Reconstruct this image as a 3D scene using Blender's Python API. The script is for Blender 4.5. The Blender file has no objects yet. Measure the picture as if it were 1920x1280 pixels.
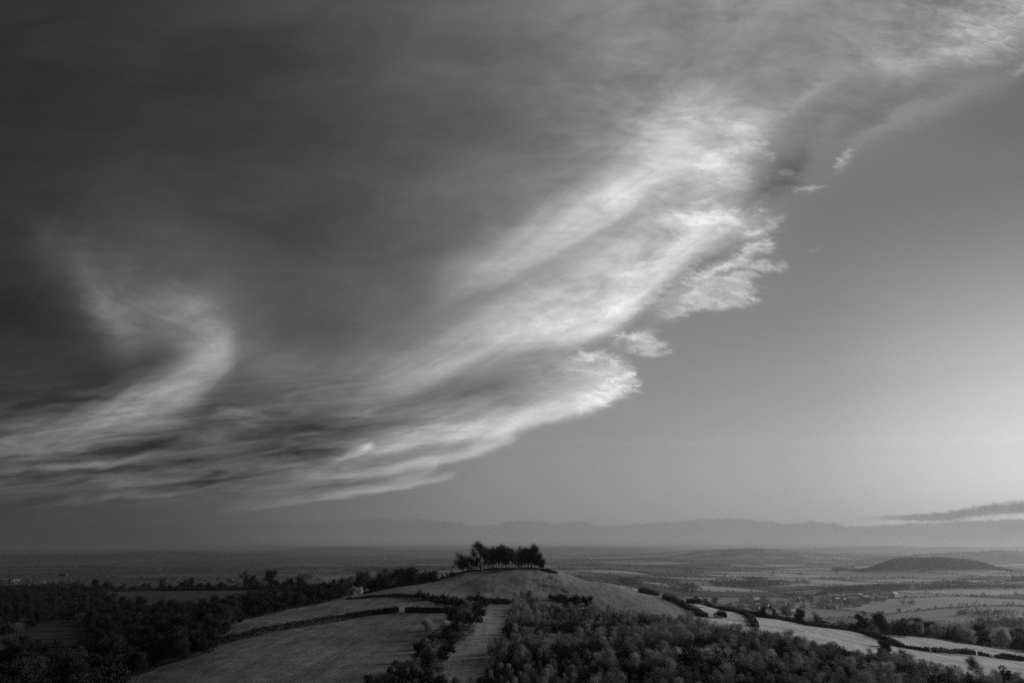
import bpy, math, random
import numpy as np
from mathutils import Vector

S = bpy.context.scene
C = S.collection
rnd = random.Random(7)
npr = np.random.default_rng(7)

# ------------------------------------------------------------------ camera
CAM_Z = 165.0
FPX = 1280.0                       # focal length in photo pixels (1920 wide)
PITCH = math.radians(16.75)        # the drone camera looks up by this much
cp, sp = math.cos(PITCH), math.sin(PITCH)
cam = bpy.data.cameras.new('camera')
cam.sensor_width = 36.0
cam.lens = 36.0 * FPX / 1920.0
cam.clip_start = 0.5
cam.clip_end = 90000.0
camo = bpy.data.objects.new('camera', cam)
C.objects.link(camo)
camo.location = (0, 0, CAM_Z)
camo.rotation_euler = (math.pi / 2 + PITCH, 0, 0)
S.camera = camo

SUN_AZ = math.radians(65)          # to the right of the view axis (+Y)
SUN_EL = math.radians(13)


def ray(px, py):
    """azimuth from +Y towards +X and slope (rise per horizontal metre) seen at a photo position"""
    a, b = (px - 960) / FPX, (640 - py) / FPX
    x, y, z = a, cp - b * sp, sp + b * cp
    h = math.hypot(x, y)
    return math.atan2(x, y), z / h


def new_mat(name):
    m = bpy.data.materials.new(name)
    m.use_nodes = True
    nt = m.node_tree
    return m, nt, nt.nodes['Principled BSDF']


def proj_y(x, y, z):
    """photo row of a world point"""
    Y = y * cp + (z - CAM_Z) * sp
    Z = (z - CAM_Z) * cp - y * sp
    return 640 - FPX * Z / Y


def px_per_m(x, y, z):
    return proj_y(x, y, z) - proj_y(x, y, z + 1.0)
# ------------------------------------------------------------------ sky (world)
W = bpy.data.worlds.new("World")
S.world = W
W.use_nodes = True
wt = W.node_tree
for n in list(wt.nodes):
    wt.nodes.remove(n)


class G:
    """small helper that writes math node chains"""
    def __init__(s, t):
        s.t = t

    def n(s, kind, **kw):
        x = s.t.nodes.new(kind)
        for k, v in kw.items():
            setattr(x, k, v)
        return x

    def plug(s, sock, v):
        if isinstance(v, (int, float)):
            sock.default_value = v
        elif isinstance(v, tuple):
            sock.default_value = v
        else:
            s.t.links.new(v, sock)

    def m(s, op, a, b=0.0, c=0.0, clamp=False):
        x = s.n('ShaderNodeMath', operation=op)
        x.use_clamp = clamp
        s.plug(x.inputs[0], a)
        s.plug(x.inputs[1], b)
        s.plug(x.inputs[2], c)
        return x.outputs[0]

    def sm(s, v, a, b, lo=0.0, hi=1.0, kind='SMOOTHSTEP'):
        x = s.n('ShaderNodeMapRange', interpolation_type=kind)
        s.plug(x.inputs[0], v)
        for i, q in enumerate((a, b, lo, hi)):
            x.inputs[i + 1].default_value = q
        return x.outputs[0]

    def vec(s, a, b, c=0.0):
        x = s.n('ShaderNodeCombineXYZ')
        s.plug(x.inputs[0], a); s.plug(x.inputs[1], b); s.plug(x.inputs[2], c)
        return x.outputs[0]

    def noise(s, v, scale, detail=4, rough=0.55, dist=0.0):
        x = s.n('ShaderNodeTexNoise')
        x.inputs['Scale'].default_value = scale
        x.inputs['Detail'].default_value = detail
        x.inputs['Roughness'].default_value = rough
        x.inputs['Distortion'].default_value = dist
        s.plug(x.inputs['Vector'], v)
        return x.outputs['Fac']

    def curve(s, v, pts):
        x = s.n('ShaderNodeFloatCurve')
        mp = x.mapping
        mp.use_clip = False
        mp.extend = 'HORIZONTAL'
        c = mp.curves[0]
        while len(c.points) > 2:
            c.points.remove(c.points[1])
        c.points[0].location = pts[0]
        c.points[-1].location = pts[-1]
        for p in pts[1:-1]:
            c.points.new(*p)
        for p in c.points:
            p.handle_type = 'AUTO'
        mp.update()
        s.plug(x.inputs['Value'], v)
        return x.outputs[0]


g = G(wt)
tc = g.n('ShaderNodeTexCoord')
sep = g.n('ShaderNodeSeparateXYZ')
wt.links.new(tc.outputs['Generated'], sep.inputs[0])
dx, dy, dz = sep.outputs
# tangent plane of the sky around a point 17 degrees above the northern horizon
yy = g.m('ADD', g.m('MULTIPLY', dy, cp), g.m('MULTIPLY', dz, sp))
zz = g.m('SUBTRACT', g.m('MULTIPLY', dz, cp), g.m('MULTIPLY', dy, sp))
ys = g.m('MAXIMUM', yy, 0.12)
X0 = g.m('MULTIPLY_ADD', g.m('DIVIDE', dx, ys), 1.28, 0.96)      # kilo-units across
Y0 = g.m('MULTIPLY_ADD', g.m('DIVIDE', zz, ys), -1.28, 0.64)     # kilo-units down
# cloud deck coordinates (metres over the ground, foreshortened at the horizon)
dk = g.m('ADD', g.m('MAXIMUM', dz, 0.0), 0.06)
DX = g.m('DIVIDE', dx, dk)
DY = g.m('DIVIDE', dy, dk)
deck = g.vec(DX, DY)
# streak coordinates: the cirrus fans out of the left horizon and bends upward
rx = g.m('ADD', X0, 0.55)
ry = g.m('SUBTRACT', 1.02, Y0)
rr = g.m('SQRT', g.m('ADD', g.m('MULTIPLY', rx, rx), g.m('MULTIPLY', ry, ry)))
lr = g.m('LOGARITHM', g.m('MAXIMUM', rr, 0.05), math.e)
th = g.m('ARCTAN2', ry, g.m('MAXIMUM', rx, 0.05))
tt = g.m('SUBTRACT', th, g.m('MULTIPLY', lr, 0.26))
sn1 = g.noise(g.vec(g.m('MULTIPLY', lr, 1.6), g.m('MULTIPLY', tt, 11.0)), 1.6, 5, 0.55, 0.6)
sn2 = g.noise(g.vec(g.m('MULTIPLY', lr, 5.0), g.m('MULTIPLY', tt, 38.0), 3.1), 1.6, 6, 0.6, 0.5)
fb = g.noise(deck, 1.1, 6, 0.58, 0.7)
fw = g.noise(g.vec(DX, DY, 5.7), 3.4, 7, 0.62, 0.9)
fx = g.noise(g.vec(X0, g.m('MULTIPLY', Y0, 2.2), 9.0), 9.0, 8, 0.66, 0.8)
fx2 = g.noise(g.vec(X0, g.m('MULTIPLY', Y0, 1.7), 2.0), 30.0, 6, 0.7, 0.6)
cen = lambda v: g.m('SUBTRACT', v, 0.5)
# how ragged the cloud is: fibrous on the right hand edge, smooth on the left
rag = g.sm(X0, 0.75, 1.3, 0.22, 1.0)
hi = g.sm(Y0, 1.0, 0.8, 0.12, 1.0)
wob = g.m('MULTIPLY', g.m('MULTIPLY', rag, hi), g.m('ADD', g.m('MULTIPLY', cen(fx), 0.13), g.m('MULTIPLY', cen(fx2), 0.035)))
wob2 = g.m('MULTIPLY', g.m('MULTIPLY', hi, cen(fb)), 0.10)
strk = g.m('MULTIPLY', cen(sn1), 0.05)
Y1 = g.m('ADD', g.m('ADD', Y0, wob), g.m('ADD', wob2, strk))
X1 = g.m('ADD', X0, g.m('ADD', g.m('MULTIPLY', g.m('MULTIPLY', cen(fw), rag), 0.07), g.m('MULTIPLY', g.m('MULTIPLY', cen(fx2), rag), 0.03)))
nx = lambda px: (px / 1000 + 0.25) / 2.4
NX0 = g.m('DIVIDE', g.m('ADD', X0, 0.25), 2.4)
def warp(k, kx, fine=1.0):
    y = g.m('ADD', g.m('ADD', Y0, g.m('MULTIPLY', wob, k * fine)), g.m('ADD', g.m('MULTIPLY', wob2, k), g.m('MULTIPLY', strk, min(1, k * 1.5))))
    x = g.m('ADD', X0, g.m('MULTIPLY', g.m('SUBTRACT', X1, X0), kx))
    if kx > 0.7:
        x = g.m('ADD', x, spikes)
    return g.m('DIVIDE', g.m('ADD', x, 0.25), 2.4), y


spk = g.noise(g.vec(g.m('MULTIPLY', X0, 0.35), g.m('ADD', Y0, g.m('MULTIPLY', X0, -0.12))), 80.0, 5, 0.7)
spikes = g.m('MULTIPLY', g.m('MULTIPLY', cen(spk), rag), 0.105)
# fibrous texture that tears the right hand tips into wisps
ca_, sa_ = math.cos(math.radians(14)), math.sin(math.radians(14))
Xr = g.m('SUBTRACT', g.m('MULTIPLY', X0, ca_), g.m('MULTIPLY', Y0, sa_))
Yr = g.m('ADD', g.m('MULTIPLY', X0, sa_), g.m('MULTIPLY', Y0, ca_))
tear = g.noise(g.vec(g.m('ADD', g.m('MULTIPLY', Xr, 0.75), g.m('MULTIPLY', fx, 0.06)), g.m('ADD', g.m('MULTIPLY', Y0, 2.6), g.m('MULTIPLY', fx, 0.16))), 20.0, 9, 0.70, 0.9)
tear2 = g.m('MULTIPLY_ADD', g.sm(tear, 0.30, 0.72, 0.0, 1.0), 0.95, 0.50)
tearm = g.m('MULTIPLY_ADD', cen(tear), 0.7, 1.0)
lefty = g.sm(X0, 0.40, 0.85, 0.2, 1.0)
hz = g.noise(g.vec(g.m('MULTIPLY', X0, 1.0), g.m('MULTIPLY', g.m('ADD', Y0, g.m('MULTIPLY', X0, 0.10)), 8.0), 6.0), 6.5, 7, 0.62, 0.7)
strm = g.m('ADD', g.m('MULTIPLY_ADD', cen(hz), 0.5, 1.0), g.m('ADD', g.m('MULTIPLY', g.m('MULTIPLY', cen(sn2), 0.5), lefty), g.m('ADD', g.m('MULTIPLY', cen(sn1), 0.4), g.m('ADD', g.m('MULTIPLY', cen(fx), 0.4), g.m('MULTIPLY', cen(tear), 0.4)))))
lobm = g.m('ADD', 1.0, g.m('ADD', g.m('MULTIPLY', cen(fx), 1.6), g.m('MULTIPLY', cen(fw), 1.0)))
WP = {'S': warp(0.38, 0.35, 0.7) + (strm,), 'L': warp(0.9, 1.0) + (lobm,), 'M': warp(0.6, 0.5) + (tearm,), 'R': warp(0.55, 0.8) + (tear2,)}

# broad tones: rows of (height, {x: tone})
ROWS = [
    (0, [(-250, 42), (0, 48), (300, 56), (600, 72), (900, 98), (1200, 124), (1500, 136), (1800, 138), (1920, 122), (2150, 118)]),
    (200, [(-250, 40), (0, 46), (300, 52), (600, 68), (900, 96), (1200, 128), (1450, 136), (1620, 122), (1920, 108), (2150, 110)]),
    (400, [(-250, 44), (0, 54), (300, 62), (600, 74), (900, 104), (1150, 138), (1350, 140), (1480, 118), (1700, 118), (1920, 124), (2150, 130)]),
    (600, [(-250, 44), (0, 52), (200, 64), (400, 84), (600, 88), (900, 118), (1120, 134), (1250, 126), (1500, 135), (1700, 153), (1920, 171), (2150, 182)]),
    (750, [(-250, 50), (0, 58), (300, 78), (500, 88), (700, 100), (900, 128), (1150, 140), (1500, 157), (1700, 184), (1920, 207), (2150, 222)]),
    (810, [(-250, 60), (0, 70), (300, 82), (600, 96), (900, 134), (1200, 149), (1500, 168), (1700, 192), (1920, 212), (2150, 230)]),
    (870, [(-250, 66), (0, 76), (300, 84), (600, 98), (900, 138), (1200, 155), (1500, 176), (1700, 201), (1920, 218), (2150, 232)]),
    (912, [(-250, 62), (0, 71), (300, 80), (600, 104), (900, 136), (1200, 154), (1500, 172), (1700, 193), (1920, 214), (2150, 228)]),
    (950, [(-250, 58), (0, 66), (300, 76), (600, 108), (900, 132), (1200, 148), (1500, 164), (1700, 184), (1920, 205), (2150, 218)]),
    (1030, [(-250, 58), (0, 64), (300, 72), (600, 104), (900, 124), (1200, 140), (1500, 150), (1700, 160), (1920, 160), (2150, 160)]),
]
# smooth blending between evenly spaced rows read off the table
Yb = g.m('ADD', Y0, g.m('MULTIPLY', wob2, 0.6))
RXS = [-250, 0, 200, 400, 600, 760, 900, 1050, 1200, 1350, 1500, 1700, 1920, 2150]
tab = np.array([[np.interp(x, [p[0] for p in r_[1]], [p[1] for p in r_[1]]) for x in RXS] for r_ in ROWS])
acc = None
HR_ = 0.07
for yr in np.arange(-0.14, 1.20, HR_):
    vals = [float(np.interp(yr * 1000, [r_[0] for r_ in ROWS], tab[:, j])) for j in range(len(RXS))]
    cv = g.curve(NX0, [(nx(a), b / 255) for a, b in zip(RXS, vals)])
    t_ = g.m('DIVIDE', g.m('SUBTRACT', Yb, float(yr)), HR_)
    w_ = g.m('EXPONENT', g.m('MULTIPLY', g.m('MULTIPLY', t_, t_), -1 / (2 * 0.7 ** 2)))
    w_ = g.m('MULTIPLY', w_, 1 / (0.7 * math.sqrt(2 * math.pi)))
    acc = g.m('MULTIPLY', cv, w_) if acc is None else g.m('MULTIPLY_ADD', cv, w_, acc)
base = acc

# (points (x, y, tone), softness above, softness below)
ST = [
    # sweep of bright cirrus through the middle
    ('S', [(590, 765, 0), (700, 735, 20), (800, 697, 42), (880, 665, 54), (960, 637, 62), (1050, 622, 72), (1110, 608, 74), (1170, 575, 76), (1220, 530, 72), (1270, 485, 74), (1320, 450, 58), (1380, 425, 24), (1425, 408, 0)], 62, 24),
    ('S', [(980, 655, 0), (1060, 640, 16), (1130, 622, 26), (1180, 596, 26), (1230, 550, 14), (1270, 510, 0)], 10, 10),
    ('S', [(750, 592, 0), (850, 545, 28), (950, 495, 50), (1040, 445, 58), (1110, 405, 60), (1180, 362, 62), (1230, 325, 60), (1280, 302, 60), (1340, 300, 40), (1400, 312, 18), (1440, 322, 0)], 58, 26),
    ('S', [(880, 560, 0), (960, 516, 8), (1060, 466, 12), (1150, 415, 14), (1190, 385, 12), (1230, 350, 0)], 8, 9),
    ('M', [(1040, 330, 0), (1150, 285, 20), (1260, 250, 34), (1350, 228, 36), (1420, 235, 20), (1480, 250, 0)], 48, 36),
    ('R', [(1310, 312, 0), (1370, 286, 26), (1410, 276, 36), (1440, 290, 12), (1460, 300, 0)], 14, 14),
    ('S', [(860, 625, 0), (960, 575, 18), (1050, 535, 28), (1120, 500, 30), (1190, 455, 26), (1270, 400, 0)], 55, 60),
    # ragged right hand tips
    ('R', [(1180, 425, 0), (1250, 404, 24), (1320, 402, 46), (1380, 402, 50), (1430, 398, 30), (1485, 388, 0)], 14, 26),
    ('R', [(1370, 438, 0), (1420, 428, 44), (1460, 412, 34), (1488, 398, 0)], 8, 9),
    ('R', [(1260, 545, 0), (1310, 515, 50), (1360, 490, 58), (1410, 466, 64), (1440, 456, 56), (1466, 462, 0)], 14, 11),
    ('R', [(1325, 505, 0), (1370, 494, 44), (1420, 496, 54), (1465, 498, 34), (1484, 500, 0)], 8, 5),
    ('R', [(1215, 600, 0), (1290, 578, 54), (1330, 562, 54), (1380, 550, 60), (1410, 552, 34), (1434, 546, 0)], 26, 10),
    ('R', [(1260, 565, 0), (1310, 542, 42), (1350, 526, 34), (1400, 515, 32), (1434, 508, 0)], 12, 10),
    ('M', [(1270, 500, 0), (1308, 478, -16), (1345, 466, -14), (1385, 452, 0)], 8, 11),
    ('R', [(1130, 640, 0), (1180, 630, 52), (1215, 625, 50), (1248, 624, 0)], 8, 8),
    ('R', [(1150, 648, 0), (1200, 646, 56), (1235, 652, 58), (1268, 666, 0)], 13, 8),
    ('R', [(950, 692, 0), (1020, 695, 18), (1080, 690, 38), (1130, 690, 50), (1175, 702, 48), (1204, 712, 0)], 30, 34),
    ('R', [(1030, 662, 0), (1090, 660, 30), (1140, 662, 46), (1172, 688, 0)], 8, 10),
    ('R', [(1190, 606, 0), (1235, 562, 26), (1280, 524, 32), (1330, 486, 22), (1375, 460, 0)], 14, 22),
    # crisp lower edge and the streaks under it
    ('S', [(590, 880, 0), (660, 866, 16), (700, 853, 30), (750, 838, 38), (800, 824, 44), (900, 813, 50), (990, 794, 56), (1050, 777, 56), (1095, 762, 56), (1130, 752, 38), (1165, 742, 16), (1190, 735, 0)], 26, 9),
    ('R', [(1060, 770, 0), (1110, 752, 30), (1150, 740, 38), (1180, 728, 36), (1205, 716, 0)], 20, 8),
    ('R', [(1120, 716, 0), (1150, 712, 30), (1180, 708, 42), (1212, 712, 0)], 12, 9),
    ('S', [(600, 850, 0), (720, 822, 14), (840, 800, 24), (960, 775, 26), (1060, 748, 26), (1120, 732, 14), (1160, 715, 0)], 34, 24),
    ('S', [(410, 927, 0), (500, 919, 14), (600, 901, 28), (680, 886, 38), (750, 876, 44), (850, 856, 46), (900, 839, 42), (950, 820, 34), (992, 806, 0)], 13, 7),
    ('S', [(390, 961, 0), (450, 955, 10), (575, 937, 26), (650, 926, 36), (750, 911, 40), (800, 901, 34), (845, 892, 18), (872, 884, 0)], 8, 4),
    ('S', [(560, 922, 0), (640, 914, 12), (720, 902, 14), (790, 886, 26), (820, 872, 22), (832, 864, 0)], 8, 7),
    ('S', [(540, 918, 0), (640, 908, -16), (710, 900, -12), (770, 888, 0)], 6, 6),
    ('S', [(580, 878, 0), (620, 868, 20), (650, 858, 36), (678, 848, 34), (693, 838, 32), (702, 826, 0)], 8, 6),
    ('S', [(630, 838, 0), (665, 830, 14), (690, 832, 28), (704, 840, 0)], 8, 8),
    # bright swoosh at the left, cut off sharply on its right
    ('S', [(-240, 875, 18), (-100, 862, 24), (0, 845, 30), (100, 822, 44), (200, 790, 56), (280, 760, 72), (340, 730, 76), (390, 697, 60), (430, 670, 34), (462, 650, 0)], 44, 40),
    ('S', [(340, 790, 0), (385, 742, -10), (420, 708, -15), (450, 680, -10), (500, 660, -6), (560, 660, 0)], 6, 60),
    ('S', [(375, 815, 0), (450, 812, -8), (560, 800, -18), (660, 795, -18), (760, 782, -12), (830, 770, 0)], 20, 26),
    ('M', [(730, 765, 0), (820, 742, -18), (900, 726, -20), (1000, 712, 0)], 18, 14),
    ('S', [(-240, 874, -8), (0, 863, -12), (150, 852, -20), (250, 842, -24), (320, 824, -18), (375, 802, 0)], 8, 8),
    ('S', [(-240, 892, 8), (0, 882, 14), (120, 876, 24), (220, 866, 26), (300, 852, 18), (380, 832, 0)], 7, 6),
    ('S', [(-240, 902, -6), (60, 890, -14), (160, 884, -16), (250, 879, -14), (340, 868, -16), (440, 855, 0)], 5, 6),
    ('M', [(60, 915, 0), (200, 903, 14), (300, 894, 18), (400, 884, 14), (480, 876, 0)], 6, 7),
    ('M', [(250, 915, 0), (340, 902, -16), (420, 896, -16), (520, 888, 0)], 8, 7),
    ('M', [(30, 950, 0), (150, 942, 14), (250, 932, 20), (330, 922, 14), (390, 914, 0)], 9, 4),
    ('M', [(380, 835, 0), (470, 838, -12), (560, 842, -18), (620, 842, -14), (680, 836, 0)], 12, 10),
    ('L', [(420, 655, 0), (520, 690, 10), (600, 705, 16), (700, 712, 14), (800, 690, 0)], 40, 40),
    ('R', [(380, 788, 0), (415, 776, 16), (470, 778, 20), (530, 786, 0)], 6, 5),
    ('R', [(430, 802, 0), (465, 796, 20), (500, 798, 0)], 5, 5),
    ('R', [(560, 782, 0), (620, 778, 14), (680, 772, 18), (740, 762, 0)], 5, 5),
    # soft diagonal veil above it
    ('L', [(10, 425, 0), (80, 455, 12), (150, 505, 20), (195, 570, 26), (235, 625, 20), (300, 670, 0)], 50, 55),
    ('L', [(110, 520, 0), (200, 570, 16), (300, 615, 24), (400, 640, 18), (480, 685, 0)], 60, 45),
    ('R', [(1190, 400, 0), (1260, 360, 22), (1340, 335, 30), (1400, 330, 22), (1455, 340, 0)], 32, 34),
    ('R', [(1330, 260, 0), (1390, 240, 24), (1440, 225, 20), (1500, 200, 0)], 26, 26),
    ('L', [(120, 455, 0), (230, 515, 20), (320, 560, 28), (380, 600, 28), (440, 648, 16), (500, 695, 8), (580, 750, 0)], 46, 78),
    ('M', [(60, 430, 0), (200, 405, 10), (300, 430, 14), (390, 500, 12), (480, 600, 6), (580, 660, 0)], 60, 70),
    ('S', [(-240, 560, -10), (0, 590, -12), (90, 610, -12), (150, 640, -6), (230, 680, 0)], 60, 60),
    ('M', [(-100, 780, 0), (60, 765, -14), (200, 732, -22), (300, 698, -16), (390, 660, 0)], 36, 20),
    ('M', [(20, 745, 0), (120, 735, 8), (200, 718, 10), (300, 690, 0)], 6, 8),
    # upper right
    ('R', [(1470, 155, 0), (1600, 122, 14), (1700, 110, 28), (1800, 88, 42), (1865, 76, 52), (1910, 62, 34), (1990, 40, 24), (2120, 20, 0)], 50, 30),
    ('M', [(1555, 275, 0), (1650, 235, 16), (1750, 192, 18), (1850, 150, 14), (1960, 105, 0)], 16, 26),
    ('R', [(1600, 45, 0), (1700, 25, 14), (1800, 10, 20), (1950, 10, 24), (2120, 30, 0)], 30, 25),
    ('R', [(1880, 150, 0), (1905, 130, 20), (1940, 118, 34), (2050, 100, 0)], 14, 10),
    ('R', [(1544, 335, 0), (1568, 312, 30), (1590, 292, 42), (1612, 280, 0)], 10, 16),
    ('R', [(1480, 352, 0), (1515, 348, 40), (1556, 350, 0)], 5, 6),
    ('R', [(1450, 325, 0), (1466, 316, 26), (1482, 322, 0)], 5, 5),
    ('R', [(1500, 478, 0), (1520, 470, 12), (1545, 474, 0)], 4, 4),
    ('M', [(1130, 440, 0), (1200, 412, -10), (1250, 390, -10), (1310, 370, 0)], 18, 18),
    ('M', [(1380, 385, 0), (1420, 350, -14), (1480, 310, -16), (1540, 230, -10), (1600, 180, 0)], 30, 30),
    ('M', [(1440, 250, 0), (1490, 205, 14), (1540, 170, 12), (1600, 140, 0)], 12, 10),
]
tot = None
for cls, pts, wu, wd in ST:
    NX, Yw, tx_ = WP[cls]
    xs = [nx(p[0]) for p in pts]
    yc = g.curve(NX, [(x, (p[1] / 1000 + 0.2) / 1.4) for x, p in zip(xs, pts)])
    am = g.curve(NX, [(xs[0] - 0.001, 0.5 + pts[0][2] / 255)] + [(x, 0.5 + p[2] / 255) for x, p in zip(xs, pts)]
                 + [(xs[-1] + 0.001, 0.5 + pts[-1][2] / 255)])
    d = g.m('SUBTRACT', Yw, g.m('MULTIPLY_ADD', yc, 1.4, -0.2))
    below = g.m('GREATER_THAN', d, 0.0)
    q = g.m('MULTIPLY', d, g.m('MULTIPLY_ADD', below, 1000 / wd - 1000 / wu, 1000 / wu))
    e = g.m('EXPONENT', g.m('MULTIPLY', g.m('MULTIPLY', q, q), -0.75))
    a_ = g.m('SUBTRACT', am, 0.5)
    if tx_ is not None:
        e = g.m('MULTIPLY', e, tx_)
    tot = g.m('MULTIPLY', a_, e) if tot is None else g.m('MULTIPLY_ADD', a_, e, tot)

# fibres inside the cloud: strongest where there is cloud
cloudy = g.m('ADD', g.m('MULTIPLY', g.m('ABSOLUTE', tot), 2.6, clamp=True), 0.0, clamp=True)
# veil of cloud over the upper part of the sky, bounded by the clear lower right
edge = g.curve(NX0, [(nx(-250), .98), (nx(400), .97), (nx(800), .9), (nx(1000), .79), (nx(1180), .68), (nx(1260), .58), (nx(1420), .46), (nx(1500), .34), (nx(1650), .24), (nx(1920), .11), (nx(2150), .05)])
veil = g.sm(g.m('SUBTRACT', edge, Y1), -0.02, 0.09)
fib = g.m('ADD', g.m('MULTIPLY', g.m('MULTIPLY', cen(sn2), 0.5), lefty), g.m('MULTIPLY', cen(sn1), 0.30))
tex = g.m('ADD', g.m('MULTIPLY', cen(fw), 0.75), g.m('MULTIPLY', cen(fx), 0.5))
upper = g.m('MULTIPLY', g.sm(X0, 0.75, 1.25), g.sm(Y0, 0.95, 0.55, 0.35, 1.0))
lower = g.sm(Y0, 0.55, 0.78, 0.25, 1.0)
t1 = g.m('MULTIPLY', g.m('MULTIPLY', fib, lower), g.m('MULTIPLY_ADD', cloudy, 0.6, 0.4))
t2 = g.m('MULTIPLY', tex, g.m('MULTIPLY', upper, g.m('MULTIPLY_ADD', cloudy, 0.45, 0.55)))
mot = g.noise(g.vec(g.m('MULTIPLY', X0, 1.0), g.m('MULTIPLY', Y0, 3.2), 4.0), 3.2, 6, 0.6, 0.4)
t3 = g.m('ADD', g.m('MULTIPLY', cen(fb), 0.08), g.m('MULTIPLY', cen(mot), 0.32))
t4 = g.m('MULTIPLY', g.m('MULTIPLY', cen(hz), 0.9), g.m('MULTIPLY', g.m('MULTIPLY', g.sm(Y0, 0.66, 0.80), g.sm(Y0, 0.965, 0.93)), g.sm(X0, 1.0, 0.6, 0.15, 1.0)))
detail = g.m('MULTIPLY', veil, g.m('ADD', g.m('ADD', t1, t2), g.m('ADD', t3, t4)))
detail = g.m('MULTIPLY', detail, g.m('MULTIPLY_ADD', base, 1.1, 0.1))
tone = g.m('ADD', g.m('ADD', base, tot), detail)

# low bank of cloud along the horizon
bn = g.noise(g.vec(g.m('MULTIPLY', X0, 1.0), g.m('MULTIPLY', Y0, 0.6)), 26.0, 7, 0.6)
bn3 = g.noise(g.vec(X0, g.m('MULTIPLY', Y0, 0.8), 8.0), 85.0, 6, 0.6)
bn2 = g.noise(g.vec(X0, g.m('MULTIPLY', Y0, 5.0)), 5.0, 6, 0.6)
bedge = g.curve(NX0, [(nx(-250), 0.9835), (nx(300), 0.9835), (nx(500), 0.9790), (nx(860), 0.9775), (nx(885), 0.9828), (nx(930), 0.9805), (nx(955), 0.9745), (nx(1000), 0.9738), (nx(1040), 0.9798), (nx(1090), 0.9768), (nx(1110), 0.9820), (nx(1190), 0.9812), (nx(1260), 0.9760), (nx(1390), 0.9708), (nx(1470), 0.9790), (nx(1550), 0.9768), (nx(1590), 0.9842), (nx(1700), 0.9798), (nx(1920), 0.9708), (nx(2150), 0.9685)])
bd = g.m('ADD', g.m('SUBTRACT', Y0, bedge), g.m('ADD', g.m('MULTIPLY', cen(bn), 0.011), g.m('MULTIPLY', cen(bn3), 0.010)))
bm = g.m('MULTIPLY', g.sm(bd, -0.0015, 0.004), g.sm(X0, 0.3, 0.9, 0.10, 0.6))
bt = g.curve(NX0, [(nx(a), b / 255) for a, b in [(-250, 56), (0, 60), (300, 66), (600, 92), (900, 112), (1200, 124), (1500, 130), (1700, 130), (1920, 126), (2150, 124)]])
btone = g.m('ADD', bt, g.sm(Y0, 0.985, 1.03, 0.0, 0.055))
tone = g.m('MULTIPLY_ADD', g.m('SUBTRACT', btone, tone), bm, tone)
# thin bar of cloud above the bank at the right
bar_c = g.curve(NX0, [(nx(-250), .99), (nx(1600), .972), (nx(1750), .968), (nx(1850), .957), (nx(1920), .951), (nx(2150), .93)])
bar_d = g.m('ADD', g.m('SUBTRACT', Y0, bar_c), g.m('ADD', g.m('MULTIPLY', cen(bn2), 0.026), g.m('MULTIPLY', cen(bn3), 0.012)))
bth = g.m('MULTIPLY_ADD', g.sm(X0, 1.6, 1.95), 0.009, 0.0045)
bar = g.m('MULTIPLY', g.m('MULTIPLY', g.sm(g.m('DIVIDE', g.m('ABSOLUTE', bar_d), bth), 1.25, 0.35), g.sm(X0, 1.58, 1.74)), g.m('MULTIPLY_ADD', cen(bn3), 0.5, 0.75))
tone = g.m('MULTIPLY_ADD', g.m('SUBTRACT', bt, tone), bar, tone)

tone = g.m('MAXIMUM', g.m('MINIMUM', tone, 0.97), 0.12)
lin = g.m('POWER', g.m('DIVIDE', g.m('ADD', tone, 0.055), 1.055), 2.4)

# away from the mapped part of the sky: a physical sky, in black and white
sky = g.n('ShaderNodeTexSky', sky_type='NISHITA')
sky.sun_disc = False
sky.sun_elevation = SUN_EL
sky.sun_rotation = SUN_AZ
bw = g.n('ShaderNodeSeparateColor')      # black and white through a red filter
wt.links.new(sky.outputs[0], bw.inputs[0])
nis = g.m('MULTIPLY', bw.outputs[0], 0.05)
front = g.m('MULTIPLY', g.m('MULTIPLY', g.sm(yy, 0.25, 0.5), g.sm(g.m('ABSOLUTE', g.m('SUBTRACT', X0, 0.96)), 1.6, 1.15)), g.sm(Y0, -0.5, -0.15))
def backg(v):
    cc = g.n('ShaderNodeCombineColor')
    for i in range(3):
        wt.links.new(v, cc.inputs[i])
    b = g.n('ShaderNodeBackground')
    wt.links.new(cc.outputs[0], b.inputs['Color'])
    return b.outputs[0]


mixs = g.n('ShaderNodeMixShader')
wt.links.new(front, mixs.inputs[0])
wt.links.new(backg(nis), mixs.inputs[1])
wt.links.new(backg(lin), mixs.inputs[2])
wo = g.n('ShaderNodeOutputWorld')
wt.links.new(mixs.outputs[0], wo.inputs['Surface'])
W.cycles.sampling_method = 'MANUAL'
W.cycles.sample_map_resolution = 512

S.view_settings.view_transform = 'Standard'
S.view_settings.look = 'None'
S.view_settings.exposure = 0
S.view_settings.gamma = 1
S.cycles.use_adaptive_sampling = True
S.cycles.adaptive_threshold = 0.011
S.cycles.adaptive_min_samples = 6
S.cycles.max_bounces = 5
S.cycles.diffuse_bounces = 2
S.cycles.volume_bounces = 1
S.cycles.transparent_max_bounces = 8
S.cycles.use_denoising = False
S.cycles.denoiser = 'OPENIMAGEDENOISE'
S.cycles.sample_clamp_indirect = 1.5
# ------------------------------------------------------------------ tagging
def tag(o, label=None, cat=None, group=None, kind=None):
    if label: o['label'] = label
    if cat: o['category'] = cat
    if group: o['group'] = group
    if kind: o['kind'] = kind
    return o


# ------------------------------------------------------------------ noise
def _h(ix, iy, s):
    n = (ix.astype(np.int64) * 374761393 + iy.astype(np.int64) * 668265263 + s * 1442695041) & 0xffffffff
    n = ((n ^ (n >> 13)) * 1274126177) & 0xffffffff
    return ((n ^ (n >> 16)) & 0xffff) / 65535.0


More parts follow.
